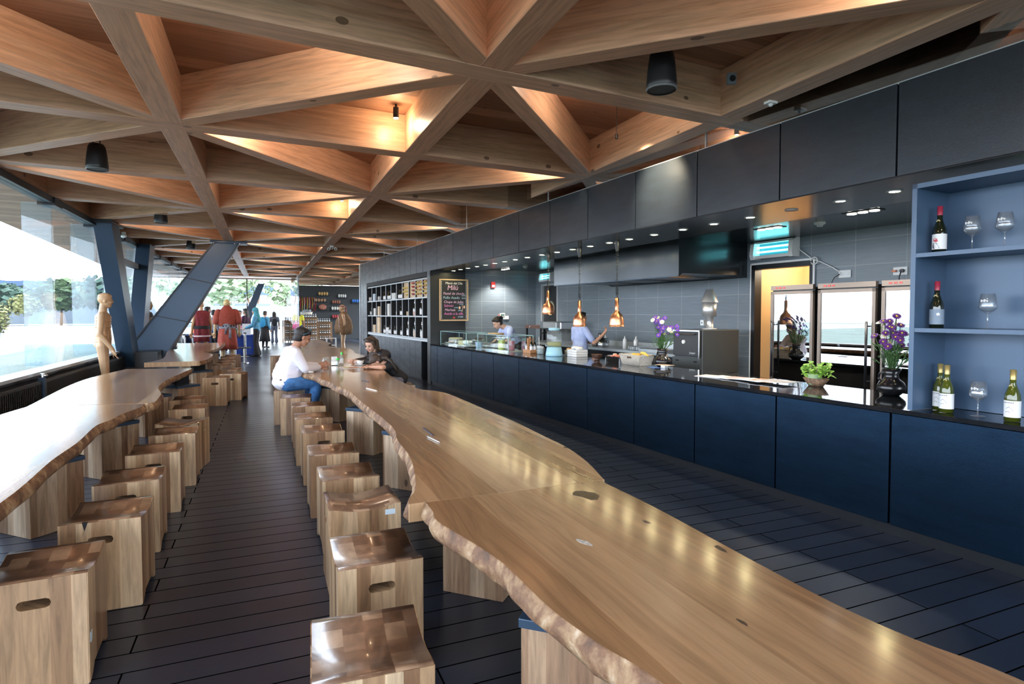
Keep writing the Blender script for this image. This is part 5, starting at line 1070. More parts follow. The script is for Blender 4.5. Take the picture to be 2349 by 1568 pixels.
def torso(b, J, grow=0., t0=0., t1=1., g=1., belly=0.):
    F = frame(J); s = J['s']
    for (t, rx, ry) in TR:
        if t < t0-.01 or t > t1+.01: continue
        bl = belly*math.exp(-((t-.3)/.25)**2)
        c = J['pel'].lerp(J['chest'], t)+F @ V((0, bl*.4, 0)); b.blob(c, (rx*s*g+grow, (ry*s+bl)*g+grow, .085*s+grow), F, sub=2)
        t2 = t+.1; 
        if t2 < t1: b.blob(J['pel'].lerp(J['chest'], t2)+F @ V((0, bl*.4, 0)), (rx*s*g+grow, (ry*s+bl)*g+grow, .085*s+grow), F, sub=2)
    if t1 >= .95:
        for i in (0, 1): b.cap(J['chest']-F @ V((0, 0, .02)), J['sh'][i], .062*s+grow, .056*s+grow)
def arm(b, J, i, r, grow=0., upto=2.):
    s = J['s']; a, e, w = J['sh'][i], J['el'][i], J['wr'][i]
    u = min(1, upto); b.cap(a, a.lerp(e, u), .054*s*r+grow, (.054+(.043-.054)*u)*s*r+grow)
    if upto > 1: v = upto-1; b.cap(e, e.lerp(w, v), .043*s*r+grow, (.043+(.030-.043)*v)*s*r+grow)
def hand(b, J, i, curl=.5, clasp=None):
    s = J['s']; w = J['wr'][i]; d = J['hd'][i]; side = J.get('hs', [V((1, 0, 0)), V((-1, 0, 0))])[i]; side = (side-d*side.dot(d)).normalized(); n = d.cross(side).normalized()
    if J.get('flip', (0, 0))[i]: n = -n
    b.cap(w, w+d*.03*s, .028*s, .032*s); rot = Matrix((side, n, d)).transposed(); b.blob(w+d*.055*s, (.042*s, .018*s, .048*s), rot)
    for k, (off, L) in enumerate(((-.030, .072), (-.010, .082), (.010, .078), (.029, .062))):
        p0 = w+d*.085*s+side*off*s; p1 = p0+(d*math.cos(curl*.6)+n*math.sin(curl*.6))*L*.5*s; p2 = p1+(d*math.cos(curl*1.5)+n*math.sin(curl*1.5))*L*.5*s
        b.chain([p0, p1, p2], [.0105*s, .0095*s, .0085*s])
    t0 = w+d*.035*s-side*.03*s; t1 = t0-side*.028*s+d*.028*s+n*.01*s; b.chain([t0, t1, t1+d*.03*s+n*.012*s], [.014*s, .0115*s, .010*s])
def leg(b, J, i, r=1., grow=0., upto=2.):
    s = J['s']; h, k, a = J['hip'][i], J['kn'][i], J['an'][i]
    u = min(1, upto); b.cap(h, h.lerp(k, u), .088*s*r+grow, (.088+(.057-.088)*u)*s*r+grow)
    if upto > 1:
        v = upto-1; m = k.lerp(a, min(.35, v)); b.cap(k, m, .057*s*r+grow, .057*s*r+grow)
        if v > .35: b.cap(m, k.lerp(a, v), .056*s*r+grow, .036*s*r+grow)
def head(b, J, hs=1.):
    s = J['s']*hs; c = J['head']; H = J['H'].to_3x3(); P = lambda x, y, z: c+H @ V((x, y, z))*s
    b.blob(P(0, -.008, .035), (.077*s, .096*s, .088*s), H, sub=3); b.blob(P(0, .025, -.02), (.062*s, .068*s, .080*s), H, sub=3); b.blob(P(0, .048, -.075), (.040*s, .036*s, .034*s), H)
    b.blob(P(0, .098, -.012), (.011*s, .016*s, .020*s), H); b.cap(P(0, .088, .02), P(0, .104, -.018), .008*s, .012*s)
    for x in (-1, 1): b.blob(P(x*.076, -.005, -.005), (.010*s, .019*s, .030*s), H); b.blob(P(x*.035, .070, -.025), (.024*s, .02*s, .022*s), H)
    for x in (-1, 1): b.blob(P(x*.030, .080, .026), (.022*s, .012*s, .007*s), H)
    b.blob(P(0, .084, -.050), (.024*s, .012*s, .010*s), H)
    b.cap(P(0, -.025, -.06), J['chest']+frame(J) @ V((0, -.01, .0)), .052*s, .062*s)
def face(root, J, mouth=LIPS, brow=None, hs=1., eyes=True):
    s = J['s']*hs; c = J['head']; H = J['H'].to_3x3(); P = lambda x, y, z: c+H @ V((x, y, z))*s
    for x in (-1, 1):
        if eyes: b = MB(); b.blob(P(x*.031, .0865, .008), (.014*s, .006*s, .0045*s), H); b.build('eye', EYE, root)
        if brow: b = MB(); b.blob(P(x*.032, .089, .030), (.021*s, .007*s, .005*s), H); b.build('eyebrow', brow, root)
    b = MB(); b.blob(P(0, .094, -.052), (.022*s, .007*s, .0055*s), H); b.build('mouth', mouth, root)
def body(root, J, skin, vox=.010, hands=True, curl=.5, arms=True, legs=True, g=1., hs=1.):
    b = MB(); torso(b, J, -.006, g=g); head(b, J, hs)
    for i in (0, 1):
        if arms: arm(b, J, i, 1.); 
        if hands: hand(b, J, i, curl)
        if legs: leg(b, J, i); b.cap(J['an'][i], J['toe'][i], .036*J['s'], .03*J['s'])
    return b.build('body', skin, root, remesh=vox, sm=3)
def shirt(root, J, m, sleeve=.6, t0=-.0, grow=.013, g=1., belly=0., name='shirt', vox=.012, r=1.08):
    b = MB(); torso(b, J, grow, t0, 1., g, belly)
    for i in (0, 1): arm(b, J, i, r, grow*.8, sleeve)
    return b.build(name, m, root, remesh=vox, sm=5)
def trousers(root, J, m, upto=1.95, grow=.012, flare=0., name='trousers', vox=.012, g=1., r=1.):
    b = MB(); torso(b, J, grow, 0., .12, g)
    for i in (0, 1):
        leg(b, J, i, r, grow, upto)
        if flare: b.cap(J['kn'][i], J['kn'][i].lerp(J['an'][i], .98), .055*J['s'], .055*J['s']+flare)
    return b.build(name, m, root, remesh=vox, sm=5)
def shoes(root, J, m, sole=None):
    for i in (0, 1):
        s = J['s']; a, t = J['an'][i], J['toe'][i]; d = (t-a); d.z = 0; d.normalize(); b = MB()
        b.cap(a-V((0, 0, .03*s)), t, .046*s, .040*s); b.cap(a-d*.035*s-V((0, 0, .04*s)), t-d*.03, .042*s, .042*s); b.build('shoe', m, root, remesh=.012, sm=3)
def hair(root, J, m, kind='short', hs=1., vox=.011, length=.35):
    s = J['s']*hs; c = J['head']; H = J['H'].to_3x3(); P = lambda x, y, z: c+H @ V((x, y, z))*s
    b = MB(); b.blob(P(0, -.022, .056), (.086*s, .098*s, .083*s), H, sub=3); b.blob(P(0, -.045, .0), (.082*s, .072*s, .085*s), H, sub=3); b.blob(P(0, .05, .10), (.055*s, .034*s, .028*s), H)
    if kind == 'tousled':
        r_ = random.Random(1)
        for i in range(26): a = r_.uniform(0, 6.28); q = r_.uniform(.3, 1); b.blob(P(.07*math.cos(a)*q, -.02+.09*math.sin(a)*q, .125-.05*q), .026*s)
    if kind in ('long', 'sides'):
        dn = V((0, 0, -1)); back = H @ V((0, -1, 0))
        for x in (-.06, -.03, 0, .03, .06):
            p0 = P(x, -.075, .03); p1 = p0+dn*length*.5*s+back*.03; b.chain([p0, p1, p1+dn*length*.5*s], [.040*s, .042*s, .026*s])
    if kind == 'sides':
        for x in (-1, 1): b.chain([P(x*.07, .02, .05), P(x*.085, .0, -.06), P(x*.08, -.01, -.15)], [.026*s, .026*s, .02*s])
    if kind == 'bun': b.blob(P(.0, -.13, .05), .045*s)
    return b.build('hair', m, root, remesh=vox, sm=2)
def robe(root, name, rings, m, folds=7, amp=.06, seg=56, ph=0.):
    b = MB(); rs = []
    for k, (z, rx, ry, cx, cy) in enumerate(rings):
        f = k/(len(rings)-1); rs.append([b.bm.verts.new((cx+rx*math.cos(a)*(1+amp*f*math.sin(folds*a+ph+z)), cy+ry*math.sin(a)*(1+amp*f*math.sin(folds*a+ph+z)), z+.012*f*math.sin(3*a))) for a in [2*math.pi*j/seg for j in range(seg)]])
    for r0, r1 in zip(rs, rs[1:]):
        for j in range(seg): q = b.bm.faces.new((r0[j], r0[(j+1) % seg], r1[(j+1) % seg], r1[j])); q.smooth = True
    b.bm.faces.new(rs[0][::-1])
    o = b.build(name, m, root); o.modifiers.new('thick', 'SOLIDIFY').thickness = .008; return o
def backpack(root, J, m, z=1.22, sc=1.):
    s = J['s']; b = MB(); b.blob((0, -.19*s, z*s), (.14*sc, .09*sc, .20*sc)); b.blob((0, -.22*s, (z-.08)*s), (.12*sc, .08*sc, .14*sc)); o = b.build('backpack', m, root, remesh=.012)
    b = MB(); [b.tube([(x*.07, -.13, (z+.14)*s), (x*.11, -.02, (z+.25)*s), (x*.12, .12, (z+.1)*s)], .014, seg=6) for x in (-1, 1)]; b.build('strap', m, root); return o
def person(label, x, y, rz, h=1.65, skin=SKIN, arms='down', top=None, bottom=None, sleeve=.6, hk='short', hc=HAIRB, shoe=None, z=0., stride=0., flare=0., wide=1., **kw):
    t = thing('person', label, 'person', (x, y, z), R(rz)); J = stand(h, arms, stride=stride, wide=wide); body(t, J, skin, .011); shirt(t, J, top, sleeve, t0=kw.get('t0', .0), g=wide)
    if bottom: trousers(t, J, bottom, flare=flare)
    shoes(t, J, shoe or BLACK); 
    if hk: hair(t, J, hc, hk, length=kw.get('hl', .4))
    face(t, J, brow=HAIRB); return t, J
JEANS = cloth('blue_denim', (.045, .15, .36), var=.35); SHIRTW = cloth('pale_lilac_shirt', (.74, .72, .80), var=.03); LEATHER = mat('black_leather', (.014, .017, .022), .34, bump=.3, bscale=20)
DARKC = cloth('black_cloth', (.012, .012, .015)); GREYC = cloth('grey_cloth', (.16, .16, .20)); NAVY = cloth('navy_cloth', (.02, .04, .12)); LBLUEC = cloth('light_blue_shirt', (.42, .50, .78)); TEAL = cloth('sky_blue_cloth', (.10, .32, .50)); LTEAL = cloth('teal_scarf', (.06, .30, .38))
# --- man in the white shirt (faces +x side of the aisle, towards the woman)
t = thing('person', 'man in a white shirt and jeans, sunglasses on his hair, hands clasped on the table', 'person', (.22, 8.50, 0), R(-80))
J = {'s': 1.03, 'pel': V((0, .0, .56)), 'chest': V((0, .13, .985)), 'head': V((.01, .25, 1.17)), 'sh': [V((-.20, .10, .975)), V((.20, .12, .965))], 'el': [V((-.245, .25, .775)), V((.215, .23, .765))], 'wr': [V((-.085, .475, .765)), V((.0, .465, .755))],
     'hip': [V((-.10, .03, .565)), V((.10, .03, .565))], 'kn': [V((-.15, .40, .56)), V((.13, .40, .555))], 'an': [V((-.15, .36, .085)), V((.14, .33, .085))], 'toe': [V((-.16, .50, .035)), V((.15, .48, .035))]}
J['hd'] = [V((.45, .75, .25)).normalized(), V((-.25, .85, .3)).normalized()]; J['hs'] = [V((0, -.3, 1)), V((0, -.3, 1))]; J['flip'] = (1, 0)
J['H'] = (Matrix.Rotation(R(-22), 4, 'X'))
body(t, J, SKIND, .0065, curl=.9, g=1.); shirt(t, J, SHIRTW, 1.93, 0., .020, 1.10, .075, vox=.010); trousers(t, J, JEANS, 1.95, .014, vox=.010, r=1.08); shoes(t, J, BLACK)
b = MB(); F_ = frame(J); b.tube([J['pel']+F_ @ V((.178*math.cos(a), -.0+.145*math.sin(a), .035)) for a in [i*.35 for i in range(19)]], .018, seg=6, flat=.4); b.build('belt', mat('brown_leather', (.05, .025, .02), .5), t)
hair(t, J, HAIRB, 'tousled', vox=.008); face(t, J, mat('brown_lips', (.24, .09, .07), .5), HAIRB)
H = J['H'].to_3x3(); b = MB(); b.tube([J['head']+H @ V(p) for p in ((-.088, -.03, .03), (-.086, .03, .085), (-.04, .06, .145), (.04, .06, .145), (.086, .03, .085), (.088, -.03, .03))], .006, seg=6); [b.blob(J['head']+H @ V((x, .060, .137)), (.022, .006, .011), H) for x in (-.035, .035)]; b.build('sunglasses', mat('blue_sunglasses', (.03, .09, .14), .12), t)
# --- woman in the leather jacket (faces the man and the camera)
t = thing('person', 'woman in a black leather jacket holding a white cup, hoop earring', 'person', (1.80, 9.40, 0), R(105))
J = {'s': .98, 'pel': V((0, -.05, .52)), 'chest': V((0, .13, .86)), 'head': V((.0, .29, 1.01)), 'sh': [V((-.17, .11, .86)), V((.17, .12, .845))], 'el': [V((-.23, .30, .75)), V((.25, .28, .75))], 'wr': [V((-.03, .48, .755)), V((.10, .48, .755))],
     'hip': [V((-.09, .0, .51)), V((.09, .0, .51))], 'kn': [V((-.10, .36, .50)), V((.10, .36, .50))], 'an': [V((-.10, .32, .08)), V((.10, .30, .08))], 'toe': [V((-.10, .46, .035)), V((.10, .44, .035))]}
J['hd'] = [V((.3, .9, .05)).normalized(), V((-.2, .95, .05)).normalized()]; J['H'] = Matrix.Rotation(R(28), 4, 'Z') @ Matrix.Rotation(R(-24), 4, 'X'); J['hs'] = [V((0, 0, 1)), V((0, 0, 1))]; J['flip'] = (1, 0)
body(t, J, mat('fair_skin', (.62, .37, .27), .5), .0065, curl=.8); shirt(t, J, LEATHER, 1.97, -.1, .020, 1.02, vox=.010, name='leather_jacket'); trousers(t, J, NAVY, 1.95); shoes(t, J, BLACK); hair(t, J, HAIRBR, 'sides', length=.36, vox=.008); face(t, J, LIPS, HAIRBR)
H = J['H'].to_3x3(); b = MB(); b.tube([J['head']+H @ V((-.084, .005+.016*math.cos(a), -.062+.020*math.sin(a))) for a in [i*.5 for i in range(14)]], .0045, seg=6); b.build('hoop_earring', WHITE, t)
b = MB(); b.tube([J['head']+H @ V(p) for p in ((-.088, -.02, .05), (-.075, .04, .115), (0, .06, .148), (.075, .04, .115), (.088, -.02, .05))], .006, seg=6); b.build('sunglasses', BLACK, t)
# --- girl bending over the table
t = thing('person', 'girl with long brown hair resting her head low over the table', 'person', (1.80, 8.62, 0), R(88))
J = {'s': .80, 'pel': V((0, -.05, .53)), 'chest': V((0, .16, .735)), 'head': V((.0, .31, .795)), 'sh': [V((-.13, .15, .735)), V((.13, .15, .735))], 'el': [V((-.22, .27, .735)), V((.21, .27, .735))], 'wr': [V((-.10, .40, .735)), V((.06, .42, .735))],
     'hip': [V((-.07, .0, .52)), V((.07, .0, .52))], 'kn': [V((-.08, .32, .50)), V((.08, .32, .50))], 'an': [V((-.10, .50, .30)), V((.08, .48, .28))], 'toe': [V((-.10, .60, .27)), V((.08, .58, .25))]}
J['hd'] = [V((.5, .8, 0)).normalized(), V((-.3, .9, 0)).normalized()]; J['H'] = Matrix.Rotation(R(-62), 4, 'X'); J['hs'] = [V((1, -.3, 0)), V((1, .3, 0))]
body(t, J, SKIN, .0065, curl=.3, hs=1.08); shirt(t, J, DARKC, .5, -.1, .014, vox=.010); trousers(t, J, GREYC, 1.9); shoes(t, J, NAVY); hair(t, J, HAIRBR, 'none', 1.08, vox=.008)
b = MB(); r_ = random.Random(3); 
for i in range(16):
    x = -.10+.0133*i; p0 = J['head']+V((x*.7, -.06, .06)); b.tube([p0, p0+V((x*.3, -.06, .005)), p0+V((x*.5-.01, -.12, -.045)), p0+V((x*.6+r_.uniform(-.02, .02), -.17, -.13)), p0+V((x*.7, -.21+r_.uniform(-.03, .03), -.22))], [.028, .030, .026, .022, .008], seg=7)
b.build('long_hair', mat('dark_brown_hair', (.028, .019, .014), .5, bump=.8, bscale=60), t)
for i_, (x, y) in enumerate(((1.82, 9.44), (1.84, 8.62))): stool(x, y, R(-4), ['block stool under the woman in the leather jacket', 'block stool under the girl'][i_], False, BS)
# --- staff
t, J = person('woman with dark hair in a bun bending over the glass display case', K(8.0, 1.27, 0).x, K(8.0, 1.27, 0).y, 96, 1.66, top=LBLUEC, bottom=DARKC, hk=None, arms='table')
for ch in list(t.children): bpy.data.objects.remove(ch)
J['chest'] = V((0, .22, 1.20)); J['head'] = V((0, .42, 1.31)); J['sh'] = [V((-.16, .22, 1.19)), V((.16, .22, 1.19))]; J['el'] = [V((-.24, .30, .98)), V((.24, .30, .98))]; J['wr'] = [V((-.12, .45, .93)), V((.12, .45, .93))]; J['hd'] = [V((.2, .9, -.2)).normalized(), V((-.2, .9, -.2)).normalized()]; J['H'] = Matrix.Rotation(R(-32), 4, 'X')
body(t, J, mat('light_skin', (.60, .37, .27), .5), .009); shirt(t, J, LBLUEC, .7); trousers(t, J, DARKC); shoes(t, J, BLACK); hair(t, J, HAIRB, 'bun', vox=.008); face(t, J, LIPS, HAIRB); b = MB(); b.blob(J['head']+J['H'].to_3x3() @ V((.0, -.115, .115)), (.035, .02, .02)); b.build('pink_hair_tie', mat('coral_pink', (.75, .25, .22), .5), t)
t, J = person('cook in a light blue shirt seen from behind, head hidden by a copper lamp', K(6.25, 1.62, 0).x, K(6.25, 1.62, 0).y, -88, 1.52, top=LBLUEC, bottom=DARKC, hk=None, arms='front', wide=1.12)
for ch in list(t.children): bpy.data.objects.remove(ch)
J['wr'][1] = V((.36, .26, 1.16)); J['el'][1] = V((.30, .10, 1.00)); J['hd'][1] = V((.1, .4, .8)).normalized()
body(t, J, SKIN, .009, curl=1.1); shirt(t, J, LBLUEC, .75, g=1.14, grow=.02); trousers(t, J, DARKC, g=1.1); shoes(t, J, BLACK); hair(t, J, HAIRB, 'short')
b = MB(); b.tube([J['pel']+V((.19*math.cos(a), .14*math.sin(a), .04)) for a in [i*.35 for i in range(19)]], .012, seg=6); b.tube([J['pel']+V((.02, -.15, .04)), J['pel']+V((.05, -.17, -.12))], .012, seg=5); b.build('apron_tie', NAVY, t)
# --- visitors far down the hall
person('boy in a blue jacket with a small dark backpack behind the red tunic', -1.79, 21.9, -60, 1.72, SKIND, top=cloth('bright_blue', (.02, .10, .42)), bottom=NAVY, sleeve=1.9)
person('dark haired visitor mostly hidden behind the boy in blue', -1.68, 23.1, -40, 1.62, SKIND, top=GREYC, bottom=DARKC, sleeve=1.9)
person('grey haired visitor just beyond the red clothed wooden figure', -1.42, 26.6, -150, 1.64, top=GREYC, bottom=DARKC, sleeve=1.9, hc=mat('grey_hair', (.25, .23, .22), .6))
t, J = person('woman with long black hair and yellow print on a black top', -1.09, 24.3, -75, 1.66, top=DARKC, bottom=NAVY, sleeve=1.9, hk='long', hl=.5); b = MB(); b.blob((.13, .06, 1.2), (.04, .06, .08)); b.build('yellow_print', YEL, t)
person('child in a pink top beyond the group at the blue table', -.98, 27.3, 180, 1.62, top=cloth('pink_cloth', (.72, .25, .42)), bottom=GREYC, sleeve=1.5)
person('woman in a dark jacket and long dark hair talking across the blue table', -.66, 24.6, 60, 1.68, top=cloth('plum_jacket', (.05, .02, .05)), bottom=DARKC, sleeve=1.95, hk='long', hl=.35, arms='front')
t, J = person('woman in a teal headscarf, light blue jacket and black trousers', -.28, 22.6, 75, 1.70, top=TEAL, bottom=DARKC, sleeve=1.95, hk=None, arms='table', flare=.05, t0=-.1); J['head'] = J['head']
b = MB(); c_ = J['head']; b.blob(c_+V((0, -.015, .04)), (.094, .108, .100), sub=3); b.blob(c_+V((0, -.045, -.05)), (.092, .085, .10), sub=3); b.cap(c_+V((0, -.05, -.06)), c_+V((0, -.06, -.3)), .08, .14); b.build('headscarf', LTEAL, t, remesh=.012)
t, J = person('visitor with a blue backpack and dark skirt behind the headscarf woman', -.02, 29.6-1.6, -35, 1.60, top=TEAL, bottom=DARKC, sleeve=1.9, hc=HAIRBR); backpack(t, J, cloth('blue_bag', (.03, .28, .55)), sc=1.15); robe(t, 'skirt', [(.95, .17, .13, 0, 0), (.6, .2, .17, 0, 0), (.28, .24, .2, 0, 0)], DARKC)
t, J = person('long haired visitor with a small black backpack walking to the exit', .42, 32.1, 4, 1.58, top=GREYC, bottom=cloth('grey_trousers', (.09, .10, .14)), sleeve=.6, hk='long', hl=.3, hc=HAIRBR, flare=.035, z=0., wide=1.05); backpack(t, J, DARKC, 1.18)
t, J = person('woman in a yellow t-shirt with a bright pink drawstring bag', 1.50, 30.6, -10, 1.70, SKIND, top=cloth('yellow_cloth', (.75, .70, .06)), bottom=NAVY, hk='long', hl=.42, wide=1.1); b = MB(); b.cap((-.03, -.17, 1.12), (-.12, -.19, .86), .07, .13); b.build('pink_bag', cloth('hot_pink', (.80, .05, .25)), t, remesh=.014); b = MB(); [b.tube([(x, .08, 1.42*J['s']), (x*.9, -.10, 1.42*J['s']), (-.03, -.17, 1.15)], .006, seg=5) for x in (-.12, .12)]; b.build('cord', cloth('pink_cord', (.6, .05, .2)), t)
# --- carved wooden figures
t = thing('carved_wooden_man', 'bare carved wooden man standing by the slanting steel column', 'statue', (-2.47, 11.5, 0), R(-78)); J = stand(1.83, 'down', wide=1.15)
J['wr'] = [J['wr'][0]+V((0, .05, 0)), J['wr'][1]+V((0, .07, .0))]; J['hd'] = [V((0, .35, -.93)).normalized()]*2; body(t, J, PALEWOOD, .009, curl=.25, g=1.12)
b = MB(); H = J['s']; b.blob(J['head']+V((0, -.005, .075)), (.088, .104, .062)); b.box(-.065, .065, .02, .095, J['head'].z+.06, J['head'].z+.125); b.build('carved_hair', PALEWOOD, t, remesh=.012)
b = MB(); [b.tube([(-.12+.03*i, .11-.0006*abs(i-4)**3, 1.35), (-.12+.03*i+.004*(-1)**i, .125-.0006*abs(i-4)**3, 1.1), (-.12+.028*i, .115, .92)], .005, seg=5) for i in range(9)]; b.build('carved_folds', PALEWOOD, t)
b = MB(); b.cyl((0, .02, 0), .19, .19, .03); b.build('base', SHOPWOOD, t)
t = thing('carved_figure_grey', 'carved figure wrapped in grey feathers behind the second column', 'statue', (-2.62, 16.3, 0), R(-60)); J = stand(1.82, 'front'); body(t, J, PALEWOOD, .012)
b = MB(); torso(b, J, .03, 0, 1); r_ = random.Random(8); [b.blob((r_.uniform(-.2, .2), r_.uniform(-.16, .2), r_.uniform(.75, 1.4)), (.05, .05, .08)) for i in range(30)]; b.build('feather_wrap', cloth('grey_feather', (.17, .18, .19), var=.5), t, remesh=.014)
b = MB(); b.cyl((0, 0, 0), .25, .25, .04); b.build('base', SHOPWOOD, t)
RC = cloth('brick_red_wool', (.30, .055, .035), var=.15); GR = cloth('grey_woven_sash', (.22, .23, .28), var=.5)
t = thing('carved_figure_red', 'carved wooden figure from behind in a brick red garment with grey sash', 'statue', (-1.02, 19.0, 0), R(10)); J = stand(1.90, 'down', wide=1.22); body(t, J, mat('pale_carved_timber', (.62, .46, .26), .5, var=.2, vscale=30), .012, curl=.4)
s = J['s']; robe(t, 'tunic', [(1.60*s, .07, .07, 0, .0), (1.50*s, .16, .11, 0, 0), (1.42*s, .255, .15, 0, 0), (1.28*s, .285, .17, 0, 0), (1.12*s, .265, .17, 0, 0), (1.02*s, .20, .15, 0, 0)], RC, 5, .05); robe(t, 'skirt', [(1.04*s, .20, .15, 0, 0), (.85*s, .24, .19, 0, 0), (.6*s, .26, .2, 0, 0), (.42*s, .27, .21, 0, 0)], RC, 8, .07)
for x in (0, 1): b = MB(); b.cap(J['sh'][x], J['sh'][x].lerp(J['el'][x], .85), .10, .095); b.build('sleeve', RC, t, remesh=.014)
b = MB(); b.lathe([(.215, .98*s), (.225, 1.0*s), (.222, 1.10*s), (.21, 1.12*s)], seg=36, sy=.76); b.build('sash', GR, t)
b = MB(); b.tube([(0, -.19, 1.03*s), (-.06, -.22, .95*s), (-.08, -.22, .83*s)], [.03, .045, .03], seg=8, flat=.4); b.tube([(.03, -.19, 1.03*s), (.05, -.22, .9*s), (.04, -.22, .72*s)], [.03, .05, .05], seg=8, flat=.4); b.blob((0, -.2, 1.04*s), (.05, .03, .04)); b.build('sash_knot', GR, t)
b = MB(); [b.blob((.174*math.cos(a)*1.25, .174*math.sin(a)-.0, 1.05*s), (.025, .02, .025)) for a in (4.1, 4.5, 5.1, 5.5)]; b.build('sash_pattern', DARKC, t)
b = MB(); b.blob(J['head']+V((0, -.01, .045)), (.09, .105, .10), sub=3); b.build('carved_hair', mat('blond_wood', (.62, .47, .22), .55, bump=.8, bscale=60), t)
b = MB(); b.cyl((0, 0, 0), .28, .28, .04); b.build('base', SHOPWOOD, t)
t = thing('red_tunic_figure', 'long dark red wool tunic with black belt and pale stripe on a wooden figure', 'statue', (-1.76, 19.9, 0), R(20)); J = stand(1.86, 'down'); body(t, J, PALEWOOD, .013)
s = J['s']; DRC = cloth('dark_red_wool', (.16, .015, .02), var=.2); robe(t, 'tunic', [(1.50*s, .10, .08, 0, 0), (1.44*s, .24, .13, 0, 0), (1.2*s, .22, .15, 0, 0), (1.0*s, .20, .15, 0, 0), (.62*s, .21, .17, 0, 0)], DRC, 8, .10)
b = MB(); b.lathe([(.222, .98*s), (.228, 1.0*s), (.228, 1.05*s), (.222, 1.07*s)], seg=36, sy=.78); b.build('belt', DARKC, t); b = MB(); b.lathe([(.235, .76*s), (.236, .80*s)], seg=40, sy=.82); b.build('pale_stripe', cloth('pale_pink_stripe', (.55, .42, .42)), t)
b = MB(); b.cyl((0, 0, 0), .26, .26, .04); b.build('base', SHOPWOOD, t)
t = thing('poncho_figure', 'carved figure in a brown patterned poncho by the end of the bottle wall', 'statue', (2.45, 20.6, 0), R(80)); J = stand(1.80, 'down'); body(t, J, PALEWOOD, .012); s = J['s']
PON = cloth('brown_poncho', (.17, .095, .045), var=.2); robe(t, 'poncho', [(1.52*s, .08, .08, 0, .0), (1.44*s, .18, .13, 0, 0), (1.25*s, .24, .24, 0, 0), (1.0*s, .27, .28, 0, 0), (.78*s, .30, .24, 0, 0)], PON, 4, .14, ph=1.)
b = MB(); [b.tube([(-.15+x, .15, 1.38*s), (-.23+x, .13, 1.15*s), (-.27+x, .12, .95*s)], .012, seg=5) for x in (-.0, .03, .06)]; b.build('poncho_stripe', cloth('white_red_stripe', (.50, .38, .38), var=.8), t)
b = MB(); b.lathe([(.092, .0), (.097, .02), (.092, .04)], c=(J['head'].x, J['head'].y-.005, J['head'].z+.05), seg=26); b.tube([J['head']+V((0, -.1, .07)), J['head']+V((0, -.14, -.05)), J['head']+V((0, -.13, -.2))], [.02, .03, .02]); b.build('headband', cloth('woven_headband', (.25, .10, .09), var=.6), t)
b = MB(); b.cyl((0, 0, 0), .26, .26, .04); b.build('base', SHOPWOOD, t)
# ================================================================ HALL FAR END
BLUEC = mat('royal_blue_tablecloth', (.01, .05, .30), .6)
t = thing('information_table', 'table under a royal blue cloth where visitors gather', 'table', (-.80, 23.5, 0), R(4)); b = MB(); b.box(-.42, .42, -.55, .55, .70, .735); b.box(-.38, .38, -.5, .5, .02, .70); b.build('draped_cloth', BLUEC, t)
t = thing('information_table', 'longer blue covered table beyond the dark red tunic', 'table', (-2.1, 24.5, 0), 0); b = MB(); b.box(-.6, .55, -.4, .4, .70, .74); b.box(-.55, .5, -.38, .38, .02, .70); b.build('draped_cloth', mat('navy_tablecloth', (.012, .03, .12), .6), t)
sheet('table_sign', 'white sign standing on the blue table', 'sign', (-.62, 23.1, .736), 0, .28, .02, PAPER, .40)
for i, (x, y) in enumerate(((-.95, 23.2), (-.88, 23.35), (-1.02, 23.5), (-.8, 23.3))):
    o = thing('water_bottle', 'clear water bottle on the blue table beside the white sign', 'bottle', (x, y, .736), 0, 'bottles on the blue table'); b = MB(); b.lathe([(0, 0), (.035, 0), (.035, .17), (.015, .21), (0, .22)], seg=12); b.build('bottle_body', JARG if i else DG, o); b = MB(); b.cyl((0, 0, .22), .016, .016, .02, seg=10); b.build('cap', WHITE, o)
b = MB(); b.blob((0, 0, .12), (.12, .14, .12)); lab(b.build('orange_bag', mat('orange_bag', (.75, .16, .05), .6), loc=(-2.35, 24.4, .735)), 'orange bag on the longer blue table', 'bag')
for i, (x, y, l) in enumerate(((-.99, 22.6, 'polished barrier post beside the blue table, closer one'), (-.66, 22.55, 'polished barrier post at the blue table corner'), (-2.42, 21.5, 'thin barrier post beyond the far window side table'), (-2.3, 22.6, 'barrier post standing beside the navy table'))):
    t = thing('barrier_post', l, 'barrier post', (x, y, 0)); b = MB(); b.lathe([(0, 0), (.15, 0), (.15, .02), (.03, .03)], seg=24); b.cyl((0, 0, .02), .045 if i < 2 else .035, .045 if i < 2 else .035, .78, seg=20); b.build('post', CHROME, t); b = MB(); b.cyl((0, 0, .80), .05, .05, .04); b.build('belt_head', BLACK, t)
b = MB(); pts = [(-2.42+.145*i, 21.5+.15*i, .76-.05*math.sin(math.pi*i/10)) for i in range(11)]; b.tube(pts, .028, seg=6, flat=.15); lab(b.build('barrier_belt', DARKC), 'black retractable belt stretched between barrier posts', 'belt')
t = thing('bar_stool_side_table', 'small black side table by the red clothed figure', 'table', (-.62, 19.6, 0)); b = MB(); b.box(-.2, .2, -.2, .2, .45, .48); b.build('top', BLACK, t); b = MB(); b.cyl((0, 0, .02), .02, .02, .43); b.cyl((0, 0, 0), .15, .15, .02); b.build('pedestal', CHROME, t)
